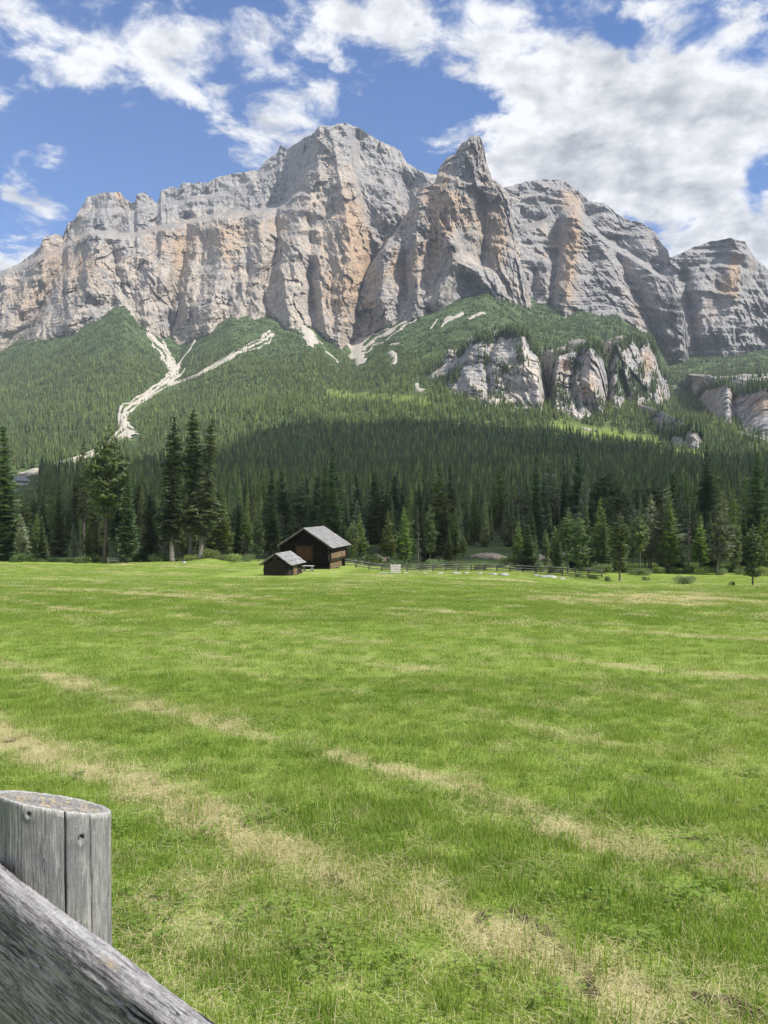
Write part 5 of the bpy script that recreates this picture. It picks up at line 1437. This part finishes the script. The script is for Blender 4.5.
# the cumulus that shades the lower wood: high up to the right, out of the picture
def cloud_over(pts, alt, thick, seed, label):
    loop = []
    for px, row in pts:
        if row < 0: x, y = px, -row; z = float(ground(x, y))
        else: y = hit(px, row, 100); x = (px - 384) / F * y; z = float(ground(x, y)) + 9
        s = (alt - z) / SD.z
        loop.append((x + SD.x * s, y + SD.y * s))
    L = np.array(loop); c = L.mean(0)
    Lc = np.vstack([L, L[:1]]); seg = np.concatenate([[0], np.cumsum(np.hypot(*np.diff(Lc, axis=0).T))])
    n = 420; t = np.linspace(0, seg[-1], n, endpoint=False)
    bx, by = np.interp(t, seg, Lc[:, 0]), np.interp(t, seg, Lc[:, 1])
    s = np.concatenate([np.linspace(0, 1, 40), np.linspace(1, 0, 60)])[:, None]
    up = np.concatenate([-np.ones(40), np.ones(60)])[:, None]
    X, Y = c[0] + (bx - c[0]) * s, c[1] + (by - c[1]) * s
    w = 14 * fbm(X / 45, Y / 45, 0, 3, seed)
    prof = np.sqrt(np.clip(1 - s**6, 0, 1))
    Z = alt + np.where(up > 0, thick * prof * (.55 + .5 * np.clip(.4 + fbm(X / 130, Y / 130, 0, 4, seed + 3), 0, 1.4)), -.16 * thick * prof * (1 + fbm(X / 90, Y / 90, 9, 3, seed + 5)))
    X = X + w * s; Y = Y + 14 * fbm(X / 45, Y / 45, 5, 3, seed + 9) * s
    link('cloud', grid_mesh('cloud', X, Y, Z, M_CLOUD, True, True), kind='stuff', label=label)
M_CLOUD = mat('cloud_white', lambda nt: nt.mix(nt.noise(nt.pos(), .004, 4, .6), (.86, .86, .86), (.92, .92, .92)), 1, 0)
_n = M_CLOUD.node_tree; _m = _n.nodes.new('ShaderNodeMixShader'); _t = _n.nodes.new('ShaderNodeBsdfTransparent'); _m.inputs[0].default_value = .33
_n.links.new(_n.nodes['Principled BSDF'].outputs[0], _m.inputs[1]); _n.links.new(_t.outputs[0], _m.inputs[2]); _n.links.new(_m.outputs[0], _n.nodes['Material Output'].inputs[0])
cloud_over([(-160, 482), (-60, 480), (40, 478), (130, 470), (200, 462), (238, 452), (256, 440), (285, 428), (330, 424), (400, 423), (480, 427), (574, 436), (630, 449), (700, 460), (790, 463), (900, 466), (160, -138), (60, -128), (0, -128), (-40, -131), (-110, -150)], 2450, 70, 71, 'low white cumulus drifting above the valley')

# ------------------------------------------------------------------ sky
world = bpy.data.worlds.new('World'); scene.world = world; world.use_nodes = True
wt = NT(world.node_tree); bg = world.node_tree.nodes['Background']; bg.inputs[1].default_value = .15
sky = wt.n.new('ShaderNodeTexSky'); sky.sky_type = 'NISHITA'; sky.sun_disc = False
sky.sun_elevation = SEL; sky.sun_rotation = SAZ; sky.altitude = 1500; sky.air_density = 1.0; sky.dust_density = .35; sky.ozone_density = 1.6
tc = wt.n.new('ShaderNodeTexCoord'); sp = wt.n.new('ShaderNodeSeparateXYZ'); wt.link(tc.outputs['Generated'], sp.inputs[0])
dx, dy, dz = sp.outputs
# cloud layer: direction cast onto a flat cloud base
zc_ = wt.math('ADD', wt.math('MAXIMUM', dz, .0), .24)
cv = wt.n.new('ShaderNodeCombineXYZ'); wt.link(wt.math('DIVIDE', dx, zc_), cv.inputs[0]); wt.link(wt.math('DIVIDE', dy, zc_), cv.inputs[1])
plane = cv.outputs[0]
n_big = wt.noise(plane, 3.0, 7, .58, .2)
n_fine = wt.noise(plane, 8.5, 10, .62, .3)
# where clouds stand: soft masks around sky directions
BL = [(20, 20, 85, 40, .8), (110, 45, 80, 45, .9), (200, 70, 75, 42, .95), (230, 25, 60, 30, .4), (320, 15, 60, 28, .75), (400, 22, 60, 45, .85), (275, 122, 55, 30, .7), (340, 60, 40, 40, .6), (245, 162, 60, 16, .45), (300, 110, 50, 22, .3),
      (15, 245, 42, 34, .95), (52, 168, 26, 26, .6), (10, 195, 20, 20, .4), (112, 134, 34, 18, .28), (408, 140, 22, 14, .5), (415, 168, 30, 10, .55),
      (500, 40, 60, 50, .9), (560, 90, 90, 60, 1.1), (650, 110, 110, 70, 1.2), (620, 180, 110, 60, 1.1), (700, 190, 90, 70, 1.0), (520, 150, 40, 40, .8), (740, 90, 60, 60, .8), (600, 10, 60, 20, .3), (660, 15, 40, 18, .5), (760, 250, 40, 30, .9), (500, 180, 30, 20, .7),
      (640, 25, 30, 16, -.6), (610, 22, 26, 18, -.7), (705, 22, 36, 30, -.55), (572, 130, 30, 14, -.35), (760, 192, 18, 30, -.8), (735, 55, 40, 20, -.3), (300, 60, 22, 24, -.35), (430, 105, 50, 30, -.45), (190, 130, 80, 26, -.5), (60, 110, 60, 40, -.5), (130, 190, 60, 26, -.4), (380, 95, 40, 30, -.3), (60, 70, 50, 18, .1)]
acc = None
yv = wt.math('MAXIMUM', dy, .02)
pa = wt.math('DIVIDE', dx, yv); pe = wt.math('DIVIDE', dz, yv)
wob = wt.math('MULTIPLY', wt.math('SUBTRACT', n_fine, .5), .05)
pa = wt.math('ADD', pa, wob); pe = wt.math('ADD', pe, wt.math('MULTIPLY', wt.math('SUBTRACT', n_big, .5), .06))
for (px, row, sx, sy, a) in BL:
    x_, y_, z_ = at(px, row, 1.0); ca, ce = float(x_), float(z_) - EYE
    X_ = wt.math('MULTIPLY', wt.math('SUBTRACT', pa, ca), F / sx); Y_ = wt.math('MULTIPLY', wt.math('SUBTRACT', pe, ce), F / sy)
    r2 = wt.math('ADD', wt.math('MULTIPLY', X_, X_), wt.math('MULTIPLY', Y_, Y_))
    g_ = wt.math('MULTIPLY', wt.math('POWER', 2.718, wt.math('MULTIPLY', r2, -1.0)), a * (.70 if a > 0 and px < 470 else .9 if a > 0 else 1.15))
    acc = g_ if acc is None else wt.math('ADD', acc, g_)
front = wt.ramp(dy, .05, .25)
cover = wt.math('ADD', wt.math('MULTIPLY', acc, front), wt.math('MULTIPLY', wt.math('SUBTRACT', 1, front), .80))  # unseen cloud cover added behind the camera to whiten the fill light
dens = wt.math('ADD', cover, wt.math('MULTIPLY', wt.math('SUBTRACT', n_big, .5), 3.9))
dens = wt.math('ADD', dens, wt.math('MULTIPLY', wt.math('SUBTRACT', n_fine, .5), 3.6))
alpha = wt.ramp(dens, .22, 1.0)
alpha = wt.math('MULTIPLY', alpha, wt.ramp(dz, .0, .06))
# thick parts are seen from below: greyer bases, bright sunlit puffs
def shifted(off):
    nd = wt.n.new('ShaderNodeVectorMath'); nd.operation = 'ADD'; wt.link(plane, nd.inputs[0]); nd.inputs[1].default_value = off
    return nd.outputs[0]
b_here = wt.noise(plane, 5.2, 6, .60, .3); b_sun = wt.noise(shifted((.045, -.055, 0)), 5.2, 6, .60, .3)
f_here = wt.noise(plane, 14.0, 5, .62, .3); f_sun = wt.noise(shifted((.018, -.022, 0)), 14.0, 5, .62, .3)
lit = wt.math('ADD', wt.math('MULTIPLY', wt.math('SUBTRACT', b_here, b_sun), 2.6), wt.math('MULTIPLY', wt.math('SUBTRACT', f_here, f_sun), 1.1))
thick = wt.ramp(wt.math('ADD', dens, wt.math('MULTIPLY', wt.math('SUBTRACT', n_big, .5), .6)), .6, 1.9)
shade = wt.math('SUBTRACT', wt.math('ADD', .06, wt.math('MULTIPLY', thick, .44)), lit, clamp=True)
ccol = wt.mix(shade, (4.3, 4.3, 4.3), (1.75, 1.84, 2.02))
skyc = wt.mix(1.0, sky.outputs[0], (.175, .42, .69), 'MULTIPLY')
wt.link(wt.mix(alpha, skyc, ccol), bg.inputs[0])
world.cycles.sampling_method = 'MANUAL'; world.cycles.sample_map_resolution = 512

# ------------------------------------------------------------------ air
hz = bpy.data.materials.new('valley_haze'); hz.use_nodes = True
hn = hz.node_tree; hn.nodes.remove(hn.nodes['Principled BSDF'])
pv = hn.nodes.new('ShaderNodeVolumePrincipled'); pv.inputs['Color'].default_value = (.80, .88, 1, 1); pv.inputs['Density'].default_value = HAZE = .00008
pv.inputs['Anisotropy'].default_value = .0
hn.links.new(pv.outputs[0], hn.nodes['Material Output'].inputs['Volume'])
m = MB(); m.box((-6200, -6200, -60), (6200, 6200, 1800)); m.build('haze', hz, None, kind='stuff', label='thin blue summer haze filling the valley')

# ------------------------------------------------------------------ camera and output
cam = bpy.data.cameras.new('camera'); cam.sensor_width = 36; cam.sensor_fit = 'AUTO'; cam.lens = 36 * F / 1024
cam.clip_start = .05; cam.clip_end = 30000
co_ = bpy.data.objects.new('camera', cam); COL.objects.link(co_)
co_.location = (0, 0, EYE); co_.rotation_euler = (math.pi / 2 + PITCH, 0, 0)
scene.camera = co_
vs = scene.view_settings; vs.view_transform = 'Standard'; vs.look = 'None'; vs.exposure = .80; vs.gamma = 1; vs.use_curve_mapping = False
cy = scene.cycles
cy.max_bounces = 5; cy.diffuse_bounces = 3; cy.glossy_bounces = 2; cy.transmission_bounces = 3; cy.volume_bounces = 0; cy.transparent_max_bounces = 8
cy.use_denoising = True; cy.use_adaptive_sampling = False; cy.denoising_prefilter = 'NONE'; cy.denoising_input_passes = 'RGB_ALBEDO_NORMAL'
try: cy.denoiser = 'OPENIMAGEDENOISE'
except Exception: pass
cy.caustics_reflective = False; cy.caustics_refractive = False
